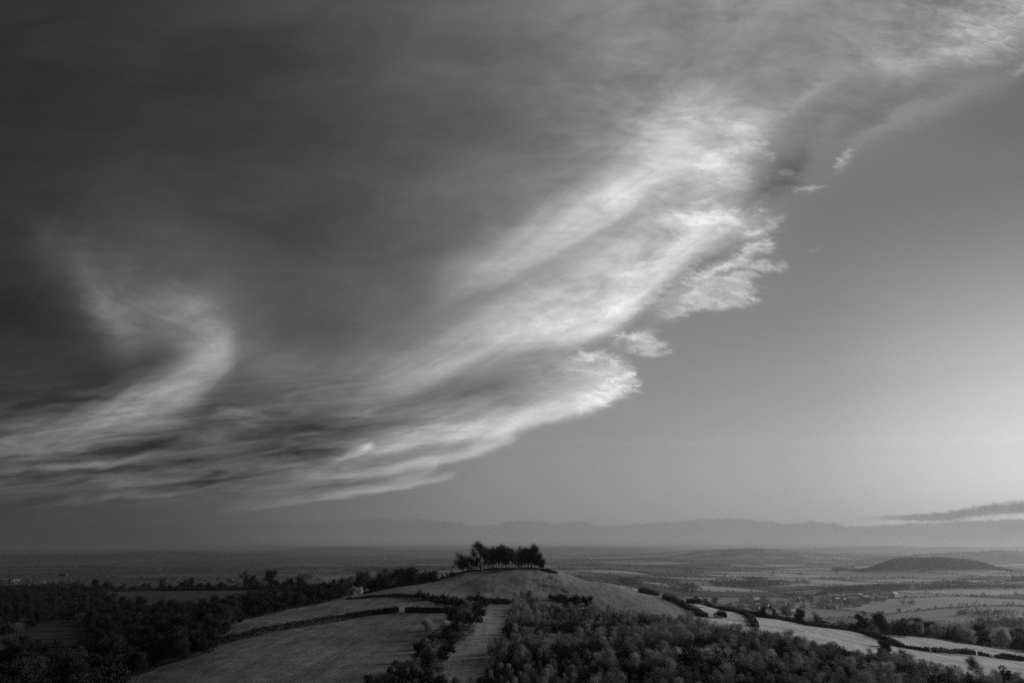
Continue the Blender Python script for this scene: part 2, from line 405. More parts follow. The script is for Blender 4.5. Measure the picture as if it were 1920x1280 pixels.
def vnoise(x, y, s=0):
    x = np.asarray(x, float); y = np.asarray(y, float)
    ix, iy = np.floor(x), np.floor(y)
    fx, fy = x - ix, y - iy
    fx = fx * fx * (3 - 2 * fx); fy = fy * fy * (3 - 2 * fy)
    a = _h(ix, iy, s) * (1 - fx) + _h(ix + 1, iy, s) * fx
    b = _h(ix, iy + 1, s) * (1 - fx) + _h(ix + 1, iy + 1, s) * fx
    return a * (1 - fy) + b * fy - 0.5


def fbm(x, y, s=0, o=4):
    t, a = 0, 1
    for i in range(o):
        t = t + a * vnoise(x, y, s + i)
        x, y, a = x * 2.03 + 11.3, y * 2.03 + 5.1, a * 0.5
    return t


# ------------------------------------------------------------------ terrain
CP = []
for col in [
    (-150, [(1310, 190), (1215, 320), (1160, 440), (1128, 600), (1106, 1400), (1087, 2200), (1066, 3600)]),
    (0, [(1300, 180), (1210, 300), (1155, 420), (1122, 600), (1104, 1350), (1086, 2200), (1066, 3600)]),
    (200, [(1290, 165), (1220, 260), (1160, 390), (1124, 540), (1108, 650), (1092, 1600), (1076, 2700), (1062, 4200)]),
    (420, [(1290, 138), (1232, 175), (1200, 215), (1170, 260), (1138, 400), (1120, 540), (1107, 640), (1088, 1700), (1074, 2800)]),
    (600, [(1290, 128), (1222, 172), (1174, 226), (1142, 285), (1128, 330), (1112, 560), (1102, 700), (1084, 2000), (1070, 3300)]),
    (750, [(1290, 124), (1205, 182), (1157, 240), (1124, 300), (1114, 325), (1101, 365), (1104, 460), (1100, 900), (1078, 2300)]),
    (870, [(1290, 120), (1222, 165), (1162, 225), (1130, 290), (1117, 318), (1092, 358), (1073, 392), (1088, 470), (1092, 700), (1074, 2600)]),
    (960, [(1290, 116), (1202, 185), (1134, 288), (1120, 312), (1092, 350), (1067, 390), (1064, 410), (1066, 440), (1080, 520), (1088, 800), (1070, 3000)]),
    (1030, [(1290, 113), (1202, 182), (1144, 278), (1112, 325), (1087, 360), (1068, 395), (1070, 425), (1088, 500), (1090, 900), (1070, 3000)]),
    (1150, [(1290, 109), (1202, 176), (1148, 262), (1127, 305), (1097, 385), (1122, 500), (1110, 1300), (1087, 2300), (1064, 4200)]),
    (1300, [(1290, 106), (1206, 172), (1166, 245), (1150, 295), (1131, 390), (1168, 480), (1140, 1400), (1117, 1900), (1087, 3000)]),
    (1450, [(1290, 106), (1226, 158), (1184, 240), (1170, 300), (1157, 365), (1192, 460), (1147, 1500), (1122, 2000), (1096, 2900)]),
    (1600, [(1292, 108), (1240, 162), (1208, 235), (1190, 295), (1180, 340), (1202, 430), (1167, 1350), (1132, 1800), (1102, 2700)]),
    (1750, [(1295, 114), (1254, 172), (1230, 245), (1210, 315), (1196, 370), (1202, 450), (1167, 1300), (1122, 2000), (1094, 3000)]),
    (1920, [(1310, 124), (1272, 180), (1250, 255), (1234, 315), (1224, 360), (1220, 450), (1177, 1200), (1142, 1700), (1112, 2400), (1090, 3300)]),
    (2080, [(1320, 130), (1285, 185), (1262, 255), (1246, 320), (1236, 370), (1232, 450), (1187, 1200), (1146, 1700), (1114, 2400)]),
]:
    for py, d in col[1]:
        a, sl = ray(col[0], py)
        CP.append((a, math.log(d), CAM_Z + sl * d))
for px in range(-200, 2200, 240):
    a, _ = ray(px, 1050)
    for d, h in ((12, 135), (35, 136), (6000, 26), (9000, 34), (13000, 52), (18000, 66), (28000, 74), (45000, 60)):
        CP.append((a, math.log(d), h))
CP = np.array(CP)
_A = np.c_[CP[:, 0] * 4.0, CP[:, 1]]


def _ker(r2):
    return 0.5 * r2 * np.log(r2 + 1e-12)


_D2 = ((_A[:, None] - _A[None]) ** 2).sum(-1)
_n = len(CP)
_M = np.zeros((_n + 3, _n + 3))
_M[:_n, :_n] = _ker(_D2) + np.eye(_n) * 0.002
_M[:_n, _n] = 1; _M[:_n, _n + 1:] = _A
_M[_n:, :_n] = _M[:_n, _n:].T
_sol = np.linalg.solve(_M, np.r_[CP[:, 2], 0, 0, 0])


def rbf(a, l):
    q = np.c_[np.ravel(a) * 4.0, np.ravel(l)]
    out = np.empty(len(q))
    for i in range(0, len(q), 40000):
        s_ = q[i:i + 40000]
        d2 = ((s_[:, None] - _A[None]) ** 2).sum(-1)
        out[i:i + 40000] = _ker(d2) @ _sol[:_n] + _sol[_n] + s_ @ _sol[_n + 1:]
    return out.reshape(np.shape(a))


dense = np.radians(np.linspace(-41, 41, 1180))
side = np.radians(np.r_[np.linspace(-180, -42, 50)])
AZ = np.r_[side, dense, -side[::-1]]
LD = np.r_[np.linspace(math.log(10), math.log(90), 40)[:-1], np.linspace(math.log(90), math.log(700), 330)[:-1],
           np.linspace(math.log(700), math.log(32000), 420)]
ca_a = np.linspace(math.radians(-42), math.radians(42), 240)
ca_l = np.linspace(LD[0], LD[-1], 260)
coarse = rbf(*np.meshgrid(ca_a, ca_l))
coarse_mean = coarse.mean(1)


def bil(grid, xs, ys, x, y):
    i = np.clip(np.searchsorted(xs, x) - 1, 0, len(xs) - 2); j = np.clip(np.searchsorted(ys, y) - 1, 0, len(ys) - 2)
    fx = np.clip((x - xs[i]) / (xs[i + 1] - xs[i]), 0, 1); fy = np.clip((y - ys[j]) / (ys[j + 1] - ys[j]), 0, 1)
    return (grid[j, i] * (1 - fx) + grid[j, i + 1] * fx) * (1 - fy) + (grid[j + 1, i] * (1 - fx) + grid[j + 1, i + 1] * fx) * fy


GA, GL = np.meshgrid(AZ, LD)
GD = np.exp(GL)
GX, GY = GD * np.sin(GA), GD * np.cos(GA)
GZ = bil(coarse, ca_a, ca_l, np.clip(GA, ca_a[0], ca_a[-1]), GL)
mz = np.interp(GL, ca_l, coarse_mean)
wback = np.clip((np.abs(GA) - math.radians(45)) / math.radians(50), 0, 1)
wback = wback * wback * (3 - 2 * wback)
GZ = GZ * (1 - wback) + mz * wback


wooded = np.zeros_like(GZ)


def bump(px, d, wpx, wd, h, pw=2.0, wood=.0):
    """a hill standing at a bearing and distance; wpx is its half width seen from the viewpoint"""
    global GZ, wooded
    a, _ = ray(px, 1040)
    w = wpx / FPX * d * math.cos(a) ** 2
    x0, y0 = d * math.sin(a), d * math.cos(a)
    ux, uy = math.cos(a), -math.sin(a)
    X, Y = GX - x0, GY - y0
    t, r = X * ux + Y * uy, X * uy * -1 + Y * ux
    q = (np.abs(t) / w) ** pw + (np.abs(r) / wd) ** 2.0
    GZ = GZ + h * np.exp(-q)
    wooded = np.maximum(wooded, wood * np.exp(-q * .8))


far = np.clip((GD - 900) / 2500, 0, 1)
vfar = np.clip((GD - 5000) / 6000, 0, 1)
GZ += far * (fbm(GX / 900, GY / 900, 3, 3) * 16)
GZ += vfar * (fbm(GX / 3800, GY / 2400, 8, 5) * 52)
bump(1745, 4800, 108, 300, 60, 5, 1)       # the wooded hill
bump(1700, 4800, 45, 260, 8, 2, 1)
bump(1765, 4850, 30, 260, 7, 2, 1)
bump(1722, 8600, 16, 260, 44, 2.6, .8)        # small conical hill
bump(1820, 9200, 130, 900, 78, 3, .9)
bump(1900, 8800, 60, 800, 36, 2, .9)
bump(1370, 9600, 85, 700, 72, 4, .8)
bump(1480, 9900, 60, 900, 44, 2, .7)
bump(1230, 7000, 90, 500, 26, 2, .7)
bump(640, 19500, 90, 2600, 92, 4, .9)
bump(330, 9500, 150, 900, 56, 3, .9)
bump(60, 9000, 110, 900, 40, 3, .9)
bump(900, 17000, 200, 2600, 40, 3, .5)
bump(1120, 21000, 150, 2600, 80, 4, .6)
bump(1560, 21000, 160, 2600, 80, 4, .6)
bump(1860, 19000, 130, 2600, 104, 4, .6)
bump(1700, 23000, 130, 2600, 80, 3, .6)
bump(450, 6500, 200, 700, 24, 3, .6)
bump(1060, 5600, 120, 400, 22, 2, .5)
# small relief close by: old ploughing, slumps and terraces on the knoll
near = np.clip((750 - GD) / 300, 0, 1)
GZ += near * (fbm(GX / 26, GY / 26, 21, 3) * 1.1 + fbm(GX / 6, GY / 6, 31, 2) * 0.16)


def H(x, y):
    x = np.asarray(x, float); y = np.asarray(y, float)
    a = np.arctan2(x, y); l = np.log(np.hypot(x, y) + 1e-9)
    return bil(GZ, AZ, LD, a, l)


_ds = np.exp(np.linspace(math.log(60), math.log(26000), 1500))


def hit(px, py, dmin=60, dmax=26000):
    """first point of the ground seen at a photo position, as world x, y, z"""
    a, sl = ray(px, py)
    ds = _ds[_ds >= dmin]
    zs = CAM_Z + sl * ds
    g_ = H(ds * math.sin(a), ds * math.cos(a))
    k = np.nonzero(zs <= g_)[0]
    if len(k) and ds[k[0]] > dmax:
        k = k[:0]; ds, zs, g_ = ds[ds < dmax], zs[ds < dmax], g_[ds < dmax]
    if len(k) == 0:
        e = np.argmin(zs - g_)          # grazes a crest
        d = ds[e]
    else:
        k = k[0]
        if k == 0:
            d = ds[0]
        else:
            f0, f1 = zs[k - 1] - g_[k - 1], zs[k] - g_[k]
            d = ds[k - 1] + (ds[k] - ds[k - 1]) * f0 / (f0 - f1 + 1e-9)
    x, y = d * math.sin(a), d * math.cos(a)
    return x, y, float(H(x, y))


def line(pts, dmin=60):
    return np.array([hit(px, py, dmin, 26000 if dmin >= 900 else 900 if dmin >= 450 or px < 660 else 425)[:2] for px, py in pts])


def resample(P, step):
    P = np.asarray(P, float)
    seg = np.hypot(*np.diff(P, axis=0).T)
    s_ = np.r_[0, np.cumsum(seg)]
    n = max(2, int(s_[-1] / step) + 1)
    t = np.linspace(0, s_[-1], n)
    return np.c_[np.interp(t, s_, P[:, 0]), np.interp(t, s_, P[:, 1])]


def inside(P, x, y):
    r = np.zeros(np.shape(x), bool)
    j = len(P) - 1
    for i in range(len(P)):
        xi, yi, xj, yj = P[i][0], P[i][1], P[j][0], P[j][1]
        c = ((yi > y) != (yj > y)) & (x < (xj - xi) * (y - yi) / (yj - yi + 1e-12) + xi)
        r ^= c
        j = i
    return r


# woods and fields, as ground polygons
WOOD_R = line([(958, 1146), (985, 1138), (1040, 1142), (1130, 1153), (1200, 1160), (1290, 1171), (1330, 1183), (1400, 1200), (1470, 1212),
               (1540, 1226), (1600, 1238), (1670, 1244), (1720, 1257), (1770, 1269), (1850, 1281), (1925, 1291), (2020, 1306), (2060, 1420),
               (800, 1420), (890, 1300), (925, 1235), (950, 1190), (956, 1165)], 30)
WOOD_L = line([(-160, 1112), (60, 1108), (185, 1110), (200, 1130), (400, 1146), (450, 1150), (425, 1178), (405, 1190), (410, 1208), (380, 1226),
               (320, 1244), (250, 1268), (200, 1292), (170, 1330), (-200, 1330)], 60)
CLEAR = line([(-40, 1205), (60, 1178), (125, 1158), (165, 1172), (180, 1200), (150, 1226), (60, 1240), (-40, 1262)], 60)

# valley fields: a warped brick pattern of enclosures
FW, FH, FR = 420.0, 290.0, math.radians(24)


def fwarp(u, v):
    return (u + fbm(u / 700, v / 700, 51, 2) * 190, v + fbm(u / 700, v / 700, 61, 2) * 190)


def funwarp(x, y):
    u = x * math.cos(FR) + y * math.sin(FR); v = -x * math.sin(FR) + y * math.cos(FR)
    a, b = u, v
    for _ in range(4):
        wx, wy = fwarp(a, b)
        a = a + (u - wx) * 0.9; b = b + (v - wy) * 0.9
    return a, b


def fworld(a, b):
    u, v = fwarp(a, b)
    return u * math.cos(FR) - v * math.sin(FR), u * math.sin(FR) + v * math.cos(FR)


def rowoff(r):
    return _h(r, r * 0 + 7, 5) * FW


def roww(r):
    return FW * (0.6 + 0.9 * _h(r, r * 0 + 3, 9))


fa, fbv = funwarp(GX, GY)
frow = np.floor(fbv / FH)
fcol = np.floor((fa + rowoff(frow)) / roww(frow))
ftone = _h(fcol, frow, 77)
ftone2 = _h(fcol, frow, 177)
side_ = np.clip((GX / GD + .35) / .6, 0, 1)      # cloud shade painted into the field tone, darkening from right to left
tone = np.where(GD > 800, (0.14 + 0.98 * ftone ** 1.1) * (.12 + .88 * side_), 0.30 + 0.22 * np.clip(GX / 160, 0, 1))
tone = np.where((GD > 800) & (ftone2 > 0.82), 0.04, tone)
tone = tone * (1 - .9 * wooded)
kind_ = np.zeros_like(tone)
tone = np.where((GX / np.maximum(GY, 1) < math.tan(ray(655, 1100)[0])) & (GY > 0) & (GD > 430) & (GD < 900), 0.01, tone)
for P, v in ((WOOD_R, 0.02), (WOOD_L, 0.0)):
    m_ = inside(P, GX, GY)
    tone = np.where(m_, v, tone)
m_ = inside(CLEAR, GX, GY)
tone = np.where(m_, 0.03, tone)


def fieldpoly(pts, v, dmin=60):
    global tone
    P = line(pts, dmin)
    tone = np.where(inside(P, GX, GY) & (GD < 900), v, tone)


fieldpoly([(190, 1300), (408, 1208), (560, 1176), (745, 1152), (835, 1150), (800, 1190), (690, 1300)], 0.24)
fieldpoly([(405, 1200), (430, 1172), (640, 1128), (780, 1120), (850, 1130), (745, 1148), (560, 1174)], 0.27)
fieldpoly([(895, 1131), (962, 1133), (952, 1175), (905, 1300), (790, 1300), (850, 1215), (905, 1165)], 0.40)
fieldpoly([(190, 1128), (200, 1109), (640, 1104), (650, 1118), (560, 1128), (400, 1132)], 0.02)
fieldpoly([(520, 1098), (640, 1094), (650, 1104), (530, 1104)], 0.4)
fieldpoly([(1320, 1162), (1300, 1130), (1400, 1152), (1412, 1175), (1400, 1186)], 0.92)
fieldpoly([(1412, 1175), (1400, 1152), (1500, 1164), (1640, 1188), (1680, 1212), (1700, 1235), (1540, 1214)], 0.98)
fieldpoly([(1620, 1196), (1700, 1190), (1925, 1226), (1925, 1240), (1700, 1212)], 0.95)
fieldpoly([(1690, 1215), (1925, 1240), (1925, 1272), (1770, 1260)], 0.97)
# footpaths and bare scars on the knoll, thin soil showing
path = np.zeros_like(tone)
scar = np.zeros_like(tone)
sel = (GD < 480)
sx, sy = GX[sel], GY[sel]


def stroke(pts, w, arr, v=1.0):
    P = resample(line(pts), 2.0)
    d = np.full(sx.shape, 1e9)
    for p in P:
        d = np.minimum(d, (sx - p[0]) ** 2 + (sy - p[1]) ** 2)
    arr[sel] = np.maximum(arr[sel], v * np.exp(-d / (w * w)))


stroke([(975, 1082), (1000, 1092), (1010, 1102), (1020, 1115)], 0.8, path, 0.8)
stroke([(1046, 1070), (1075, 1090), (1092, 1108), (1120, 1130)], 0.9, path, 0.9)
stroke([(1060, 1074), (1120, 1092), (1220, 1112), (1310, 1146)], 0.9, path, 0.5)
stroke([(845, 1105), (880, 1088), (925, 1072)], 1.6, scar, 0.5)
stroke([(998, 1088), (1020, 1090), (1038, 1089)], 1.3, scar, 0.9)
stroke([(1010, 1096), (1030, 1100), (1048, 1103), (1060, 1110)], 1.5, scar, 0.8)
stroke([(1025, 1072), (1045, 1080), (1062, 1084)], 1.2, scar, 0.6)
stroke([(990, 1078), (1010, 1083), (1030, 1080)], 1.0, scar, 0.5)
stroke([(1100, 1095), (1140, 1102), (1170, 1112)], 1.4, scar, 0.35)
stroke([(250, 1270), (400, 1235), (560, 1200), (700, 1178)], 1.5, scar, 0.25)
stroke([(420, 1255), (560, 1220), (700, 1196)], 1.2, scar, 0.18)
for k in range(16):      # soil creep terraces across the slope
    x0 = rnd.uniform(985, 1090); y0 = rnd.uniform(1074, 1112)
    stroke([(x0, y0), (x0 + rnd.uniform(12, 34), y0 + rnd.uniform(-1, 5))], 0.7, scar, rnd.uniform(.3, .7))
GZ = GZ - scar * 0.55

nr, nc = GX.shape
verts = np.stack([GX, GY, GZ], -1).reshape(-1, 3)
idx = np.arange(nr * nc).reshape(nr, nc)
faces = np.stack([idx[:-1, :-1], idx[:-1, 1:], idx[1:, 1:], idx[1:, :-1]], -1).reshape(-1, 4)


def raw_mesh(name, v, f):
    me = bpy.data.meshes.new(name)
    me.vertices.add(len(v)); me.vertices.foreach_set('co', np.asarray(v, np.float32).ravel())
    k = f.shape[1]
    me.loops.add(f.size); me.loops.foreach_set('vertex_index', f.astype(np.int32).ravel())
    me.polygons.add(len(f)); me.polygons.foreach_set('loop_start', np.arange(0, f.size, k, dtype=np.int32))
    me.update(calc_edges=True)
    return me


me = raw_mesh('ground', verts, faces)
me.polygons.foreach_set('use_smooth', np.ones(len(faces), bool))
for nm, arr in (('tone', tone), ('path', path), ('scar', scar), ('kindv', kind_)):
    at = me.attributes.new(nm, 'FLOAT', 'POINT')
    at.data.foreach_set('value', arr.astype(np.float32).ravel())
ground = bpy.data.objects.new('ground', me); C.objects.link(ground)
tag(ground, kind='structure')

gm, gt, gb = new_mat('ground')
q = G(gt)
geo = q.n('ShaderNodeNewGeometry')
pos = geo.outputs['Position']
aT = q.n('ShaderNodeAttribute', attribute_name='tone').outputs['Fac']
aP = q.n('ShaderNodeAttribute', attribute_name='path').outputs['Fac']
aS = q.n('ShaderNodeAttribute', attribute_name='scar').outputs['Fac']
n1 = q.noise(pos, 0.035, 5, 0.6, 0.4)
n2 = q.noise(pos, 0.35, 6, 0.7)
n3 = q.noise(pos, 1.6, 6, 0.75)
mp = q.n('ShaderNodeMapping')
mp.inputs['Rotation'].default_value = (0, 0, math.radians(-62))
mp.inputs['Scale'].default_value = (0.45, 0.03, 0.1)
gt.links.new(pos, mp.inputs['Vector'])
n4 = q.noise(mp.outputs[0], 1.0, 4, 0.6, 0.3)
cn = lambda v: q.m('SUBTRACT', v, 0.5)
var = q.m('ADD', q.m('ADD', q.m('MULTIPLY', cn(n1), 0.7), q.m('MULTIPLY', cn(n2), 1.8)), q.m('ADD', q.m('MULTIPLY', cn(n3), 1.7), q.m('MULTIPLY', cn(n4), 1.5)))
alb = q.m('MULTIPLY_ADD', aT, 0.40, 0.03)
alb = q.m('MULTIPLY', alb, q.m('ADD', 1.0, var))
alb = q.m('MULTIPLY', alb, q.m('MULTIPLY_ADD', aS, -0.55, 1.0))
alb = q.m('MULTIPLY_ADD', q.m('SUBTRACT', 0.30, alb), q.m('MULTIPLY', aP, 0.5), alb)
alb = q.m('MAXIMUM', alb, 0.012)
cc = q.n('ShaderNodeCombineColor')
for i in range(3):
    gt.links.new(alb, cc.inputs[i])
gt.links.new(cc.outputs[0], gb.inputs['Base Color'])
gb.inputs['Roughness'].default_value = 0.95
gb.inputs['Specular IOR Level'].default_value = 0.1
bp = q.n('ShaderNodeBump')
bp.inputs['Strength'].default_value = 0.6
bp.inputs['Distance'].default_value = 0.5
gt.links.new(q.m('ADD', n2, q.m('MULTIPLY', n3, 0.5)), bp.inputs['Height'])
gt.links.new(bp.outputs[0], gb.inputs['Normal'])
me.materials.append(gm)
# ------------------------------------------------------------------ sun and air
sl_ = bpy.data.lights.new('sun', 'SUN')
sl_.energy = 3.2
sl_.angle = math.radians(24)
sun = bpy.data.objects.new('sun', sl_)
C.objects.link(sun)
dirv = Vector((math.sin(SUN_AZ) * math.cos(SUN_EL), math.cos(SUN_AZ) * math.cos(SUN_EL), math.sin(SUN_EL)))
sun.rotation_euler = dirv.to_track_quat('Z', 'Y').to_euler()

zb, zt, R_ = float(GZ.min()) - 1.0, max(float(GZ.max()) + 6.0, CAM_Z + 22.0), 33500.0
hv = np.array([(x, y, z) for z in (zb, zt) for y in (-R_, R_) for x in (-R_, R_)])
hf = np.array([(0, 2, 3, 1), (4, 5, 7, 6), (0, 1, 5, 4), (2, 6, 7, 3), (0, 4, 6, 2), (1, 3, 7, 5)])
hm = raw_mesh('haze', hv, hf)
hz = bpy.data.objects.new('haze', hm); C.objects.link(hz)
tag(hz, kind='stuff')
m = bpy.data.materials.new('haze'); m.use_nodes = True
t = m.node_tree
t.nodes.remove(t.nodes['Principled BSDF'])
pv = t.nodes.new('ShaderNodeVolumePrincipled')
pv.inputs['Color'].default_value = (0.36, 0.36, 0.36, 1)
pv.inputs['Density'].default_value = 7.6e-5
pv.inputs['Anisotropy'].default_value = 0.60
t.links.new(pv.outputs[0], t.nodes['Material Output'].inputs['Volume'])
hm.materials.append(m)
# ------------------------------------------------------------------ materials
def grey_mat(name, val, noise_scale=3.0, amt=0.5, rough=0.85, transl=0.0, rnd_amt=0.0, spec=0.15):
    m, t, b = new_mat(name)
    q = G(t)
    tcn = q.n('ShaderNodeTexCoord')
    n = q.noise(tcn.outputs['Object'], noise_scale, 4, 0.65)
    v = q.m('MULTIPLY', q.m('MULTIPLY_ADD', q.m('SUBTRACT', n, 0.5), amt * 2, 1.0), val)
    if rnd_amt:
        oi = q.n('ShaderNodeObjectInfo')
        v = q.m('MULTIPLY', v, q.m('MULTIPLY_ADD', q.m('SUBTRACT', oi.outputs['Random'], 0.5), rnd_amt * 2, 1.0))
    v = q.m('MAXIMUM', v, 0.004)
    cc = q.n('ShaderNodeCombineColor')
    for i in range(3):
        t.links.new(v, cc.inputs[i])
    t.links.new(cc.outputs[0], b.inputs['Base Color'])
    b.inputs['Roughness'].default_value = rough
    b.inputs['Specular IOR Level'].default_value = spec
    if transl:
        tr = q.n('ShaderNodeBsdfTranslucent')
        t.links.new(cc.outputs[0], tr.inputs['Color'])
        mx = q.n('ShaderNodeMixShader')
        mx.inputs[0].default_value = transl
        t.links.new(b.outputs[0], mx.inputs[1]); t.links.new(tr.outputs[0], mx.inputs[2])
        t.links.new(mx.outputs[0], t.nodes['Material Output'].inputs['Surface'])
    return m


M = {
    'bark': grey_mat('bark', 0.10, 4, 0.5, rnd_amt=0.3),
    'dark_bark': grey_mat('dark_bark', 0.045, 4, 0.5),
    'pale_bark': grey_mat('pale_bark', 0.34, 4, 0.4),
    'twig': grey_mat('twig', 0.25, 1.2, 0.6, transl=0.2, rnd_amt=0.5),
    'dark_twig': grey_mat('dark_twig', 0.03, 1.0, 0.6, transl=0.15, rnd_amt=0.4),
    'pale_twig': grey_mat('pale_twig', 0.36, 1.5, 0.5, transl=0.3, rnd_amt=0.4),
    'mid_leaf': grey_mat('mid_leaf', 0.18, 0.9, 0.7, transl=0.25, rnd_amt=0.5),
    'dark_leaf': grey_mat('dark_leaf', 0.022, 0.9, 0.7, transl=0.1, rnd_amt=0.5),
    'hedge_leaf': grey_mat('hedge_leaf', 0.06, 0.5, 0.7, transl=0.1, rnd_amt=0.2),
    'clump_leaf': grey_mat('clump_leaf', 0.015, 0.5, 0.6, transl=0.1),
    'far_leaf': grey_mat('far_leaf', 0.07, 0.01, 0.7, transl=0.1),
    'shaded_house': grey_mat('cloud_shaded_house', 0.10, 1.0, 0.3, rnd_amt=0.4),  # cloud shade put into the wall and roof colour of the far left houses
    'wall': grey_mat('house_wall', 0.42, 1.0, 0.2, rnd_amt=0.35),
    'roof': grey_mat('house_roof', 0.4, 2.0, 0.3, rnd_amt=0.6),
    'glass': grey_mat('window_glass', 0.05, 2.0, 0.1, rough=0.15, spec=0.5),
    'white': grey_mat('white_canvas', 0.85, 2.0, 0.1),
}


# ------------------------------------------------------------------ quad clouds
def unit(v):
    return v / (np.linalg.norm(v, axis=-1, keepdims=True) + 1e-9)


def leaf_quads(P, L, Wd, bias=None, bw=0.0, r=npr):
    """one small quad at each point, length L, width Wd, random or drawn towards bias"""
    n = len(P)
    d = unit(r.normal(size=(n, 3)))
    if bias is not None:
        d = unit(d * (1 - bw) + bias * bw)
    s_ = unit(np.cross(d, r.normal(size=(n, 3))))
    L = np.broadcast_to(L, n)[:, None] * r.uniform(.6, 1.4, (n, 1)) / 2
    Wd = np.broadcast_to(Wd, n)[:, None] * r.uniform(.6, 1.4, (n, 1)) / 2
    a, b = d * L, s_ * Wd
    return np.stack([P - a - b * .5, P - a * .3 + b, P + a, P + a * .2 - b], 1)


def tube(p0, p1, r0, r1, k=4):
    p0, p1 = np.asarray(p0, float), np.asarray(p1, float)
    d = unit(p1 - p0)
    ref = np.array([0, 0, 1.0]) if abs(d[2]) < .9 else np.array([1.0, 0, 0])
    u = unit(np.cross(d, ref)); w = np.cross(d, u)
    t = np.linspace(0, 2 * math.pi, k + 1)
    ring = np.cos(t)[:, None] * u + np.sin(t)[:, None] * w
    a, b = p0 + ring * r0, p1 + ring * r1
    return np.stack([a[:-1], a[1:], b[1:], b[:-1]], 1)


def skeleton(h, spread, tr, seed, levels=3, first=0.25, upward=0.35, limbs=7, lean=0.0, kids=5):
    """branching frame: returns tubes and the twig end points with their directions"""
    r = np.random.default_rng(seed)
    Q, tips = [], []

    def grow(p, d, L, rad, lv):
        n = 4 if lv == 0 else 3
        pts = [p]
        for i in range(n):
            d = unit(d + r.normal(size=3) * (0.10 if lv == 0 else 0.22) + np.array([0, 0, upward * (0.12 if lv else 0.1)]))
            q_ = p + d * L / n
            r1 = rad * (1 - 0.75 * (i + 1) / n) if lv else rad * (1 - 0.8 * (i + 1) / n)
            r0 = rad * (1 - 0.75 * i / n) if lv else rad * (1 - 0.8 * i / n)
            Q.append(tube(p, q_, max(r0, .015), max(r1, .012), 5 if lv == 0 else 3))
            p = q_
            pts.append(p)
        if lv >= levels:
            tips.append((p, d)); tips.append((pts[-2], d))
            return
        m_ = limbs if lv == 0 else kids
        for j in range(m_):
            f = (first + (1 - first) * (j + r.uniform(0, .8)) / m_) if lv == 0 else (0.3 + 0.7 * (j + r.uniform(0, .8)) / m_)
            i = min(int(f * n), n - 1)
            bp_ = pts[i] + (pts[i + 1] - pts[i]) * (f * n - i)
            az = r.uniform(0, 2 * math.pi)
            if lv == 0:
                out = np.array([math.cos(az), math.sin(az), r.uniform(.2, 1.0) + f * upward * 1.4])
                L2 = spread * r.uniform(.7, 1.15) * (1.0 - 0.45 * max(0, f - 0.5))
            else:
                out = unit(d + r.normal(size=3) * 0.75)
                L2 = L * r.uniform(.42, .62)
            grow(bp_, unit(out), L2, rad * (0.45 if lv == 0 else 0.5), lv + 1)

    grow(np.zeros(3), unit(np.array([lean, 0, 1.0])), h * 0.86, tr, 0)
    return np.concatenate(Q), np.array([t[0] for t in tips]), np.array([t[1] for t in tips])


def qmesh(name, parts):
    """parts: list of (quads, material name) -> one mesh"""
    V = np.concatenate([p[0].reshape(-1, 3) for p in parts])
    me_ = raw_mesh(name, V, np.arange(len(V)).reshape(-1, 4))
    mi = np.concatenate([np.full(len(p[0]), i, np.int32) for i, p in enumerate(parts)])
    me_.polygons.foreach_set('material_index', mi)
    for p in parts:
        me_.materials.append(M[p[1]])
    return me_


def around(tips, dirs, n, sd, L, Wd, bw, r):
    P = np.repeat(tips, n, 0) + r.normal(size=(len(tips) * n, 3)) * sd
    return leaf_quads(P, L, Wd, np.repeat(dirs, n, 0), bw, r)


PROTO = {}       # kind -> list of (trunk mesh, crown mesh, height)


def bare_proto(kind, k, h, spread, seed, mat='twig', bark='bark', n=16, sd=.45, tl=.8, tw=.05, levels=3, first=.3, limbs=7, ivy=0, lean=0, kids=4, upward=.35, tr=None):
    out = PROTO.setdefault(kind, [])
    for i in range(k):
        r = np.random.default_rng(seed + i)
        hh = h
        Q, tp, td = skeleton(hh, spread, tr or h * .022, seed + i * 13, levels, first, upward, limbs, lean, kids)
        zmax = max(Q[..., 2].max(), tp[:, 2].max())
        s_ = hh / zmax
        Q = Q * s_; tp = tp * s_
        tw_ = around(tp, td, n, sd, tl, tw, .45, r)
        if ivy:
            m_ = int(ivy)
            z = r.uniform(.05, .75, m_) * hh
            P = np.c_[r.normal(size=m_) * .45, r.normal(size=m_) * .45, z]
            tw_ = np.concatenate([tw_, leaf_quads(P, .5, .35, r=r)])
        out.append((qmesh('trunk', [(Q, bark)]), qmesh('crown', [(tw_, mat)]), hh))


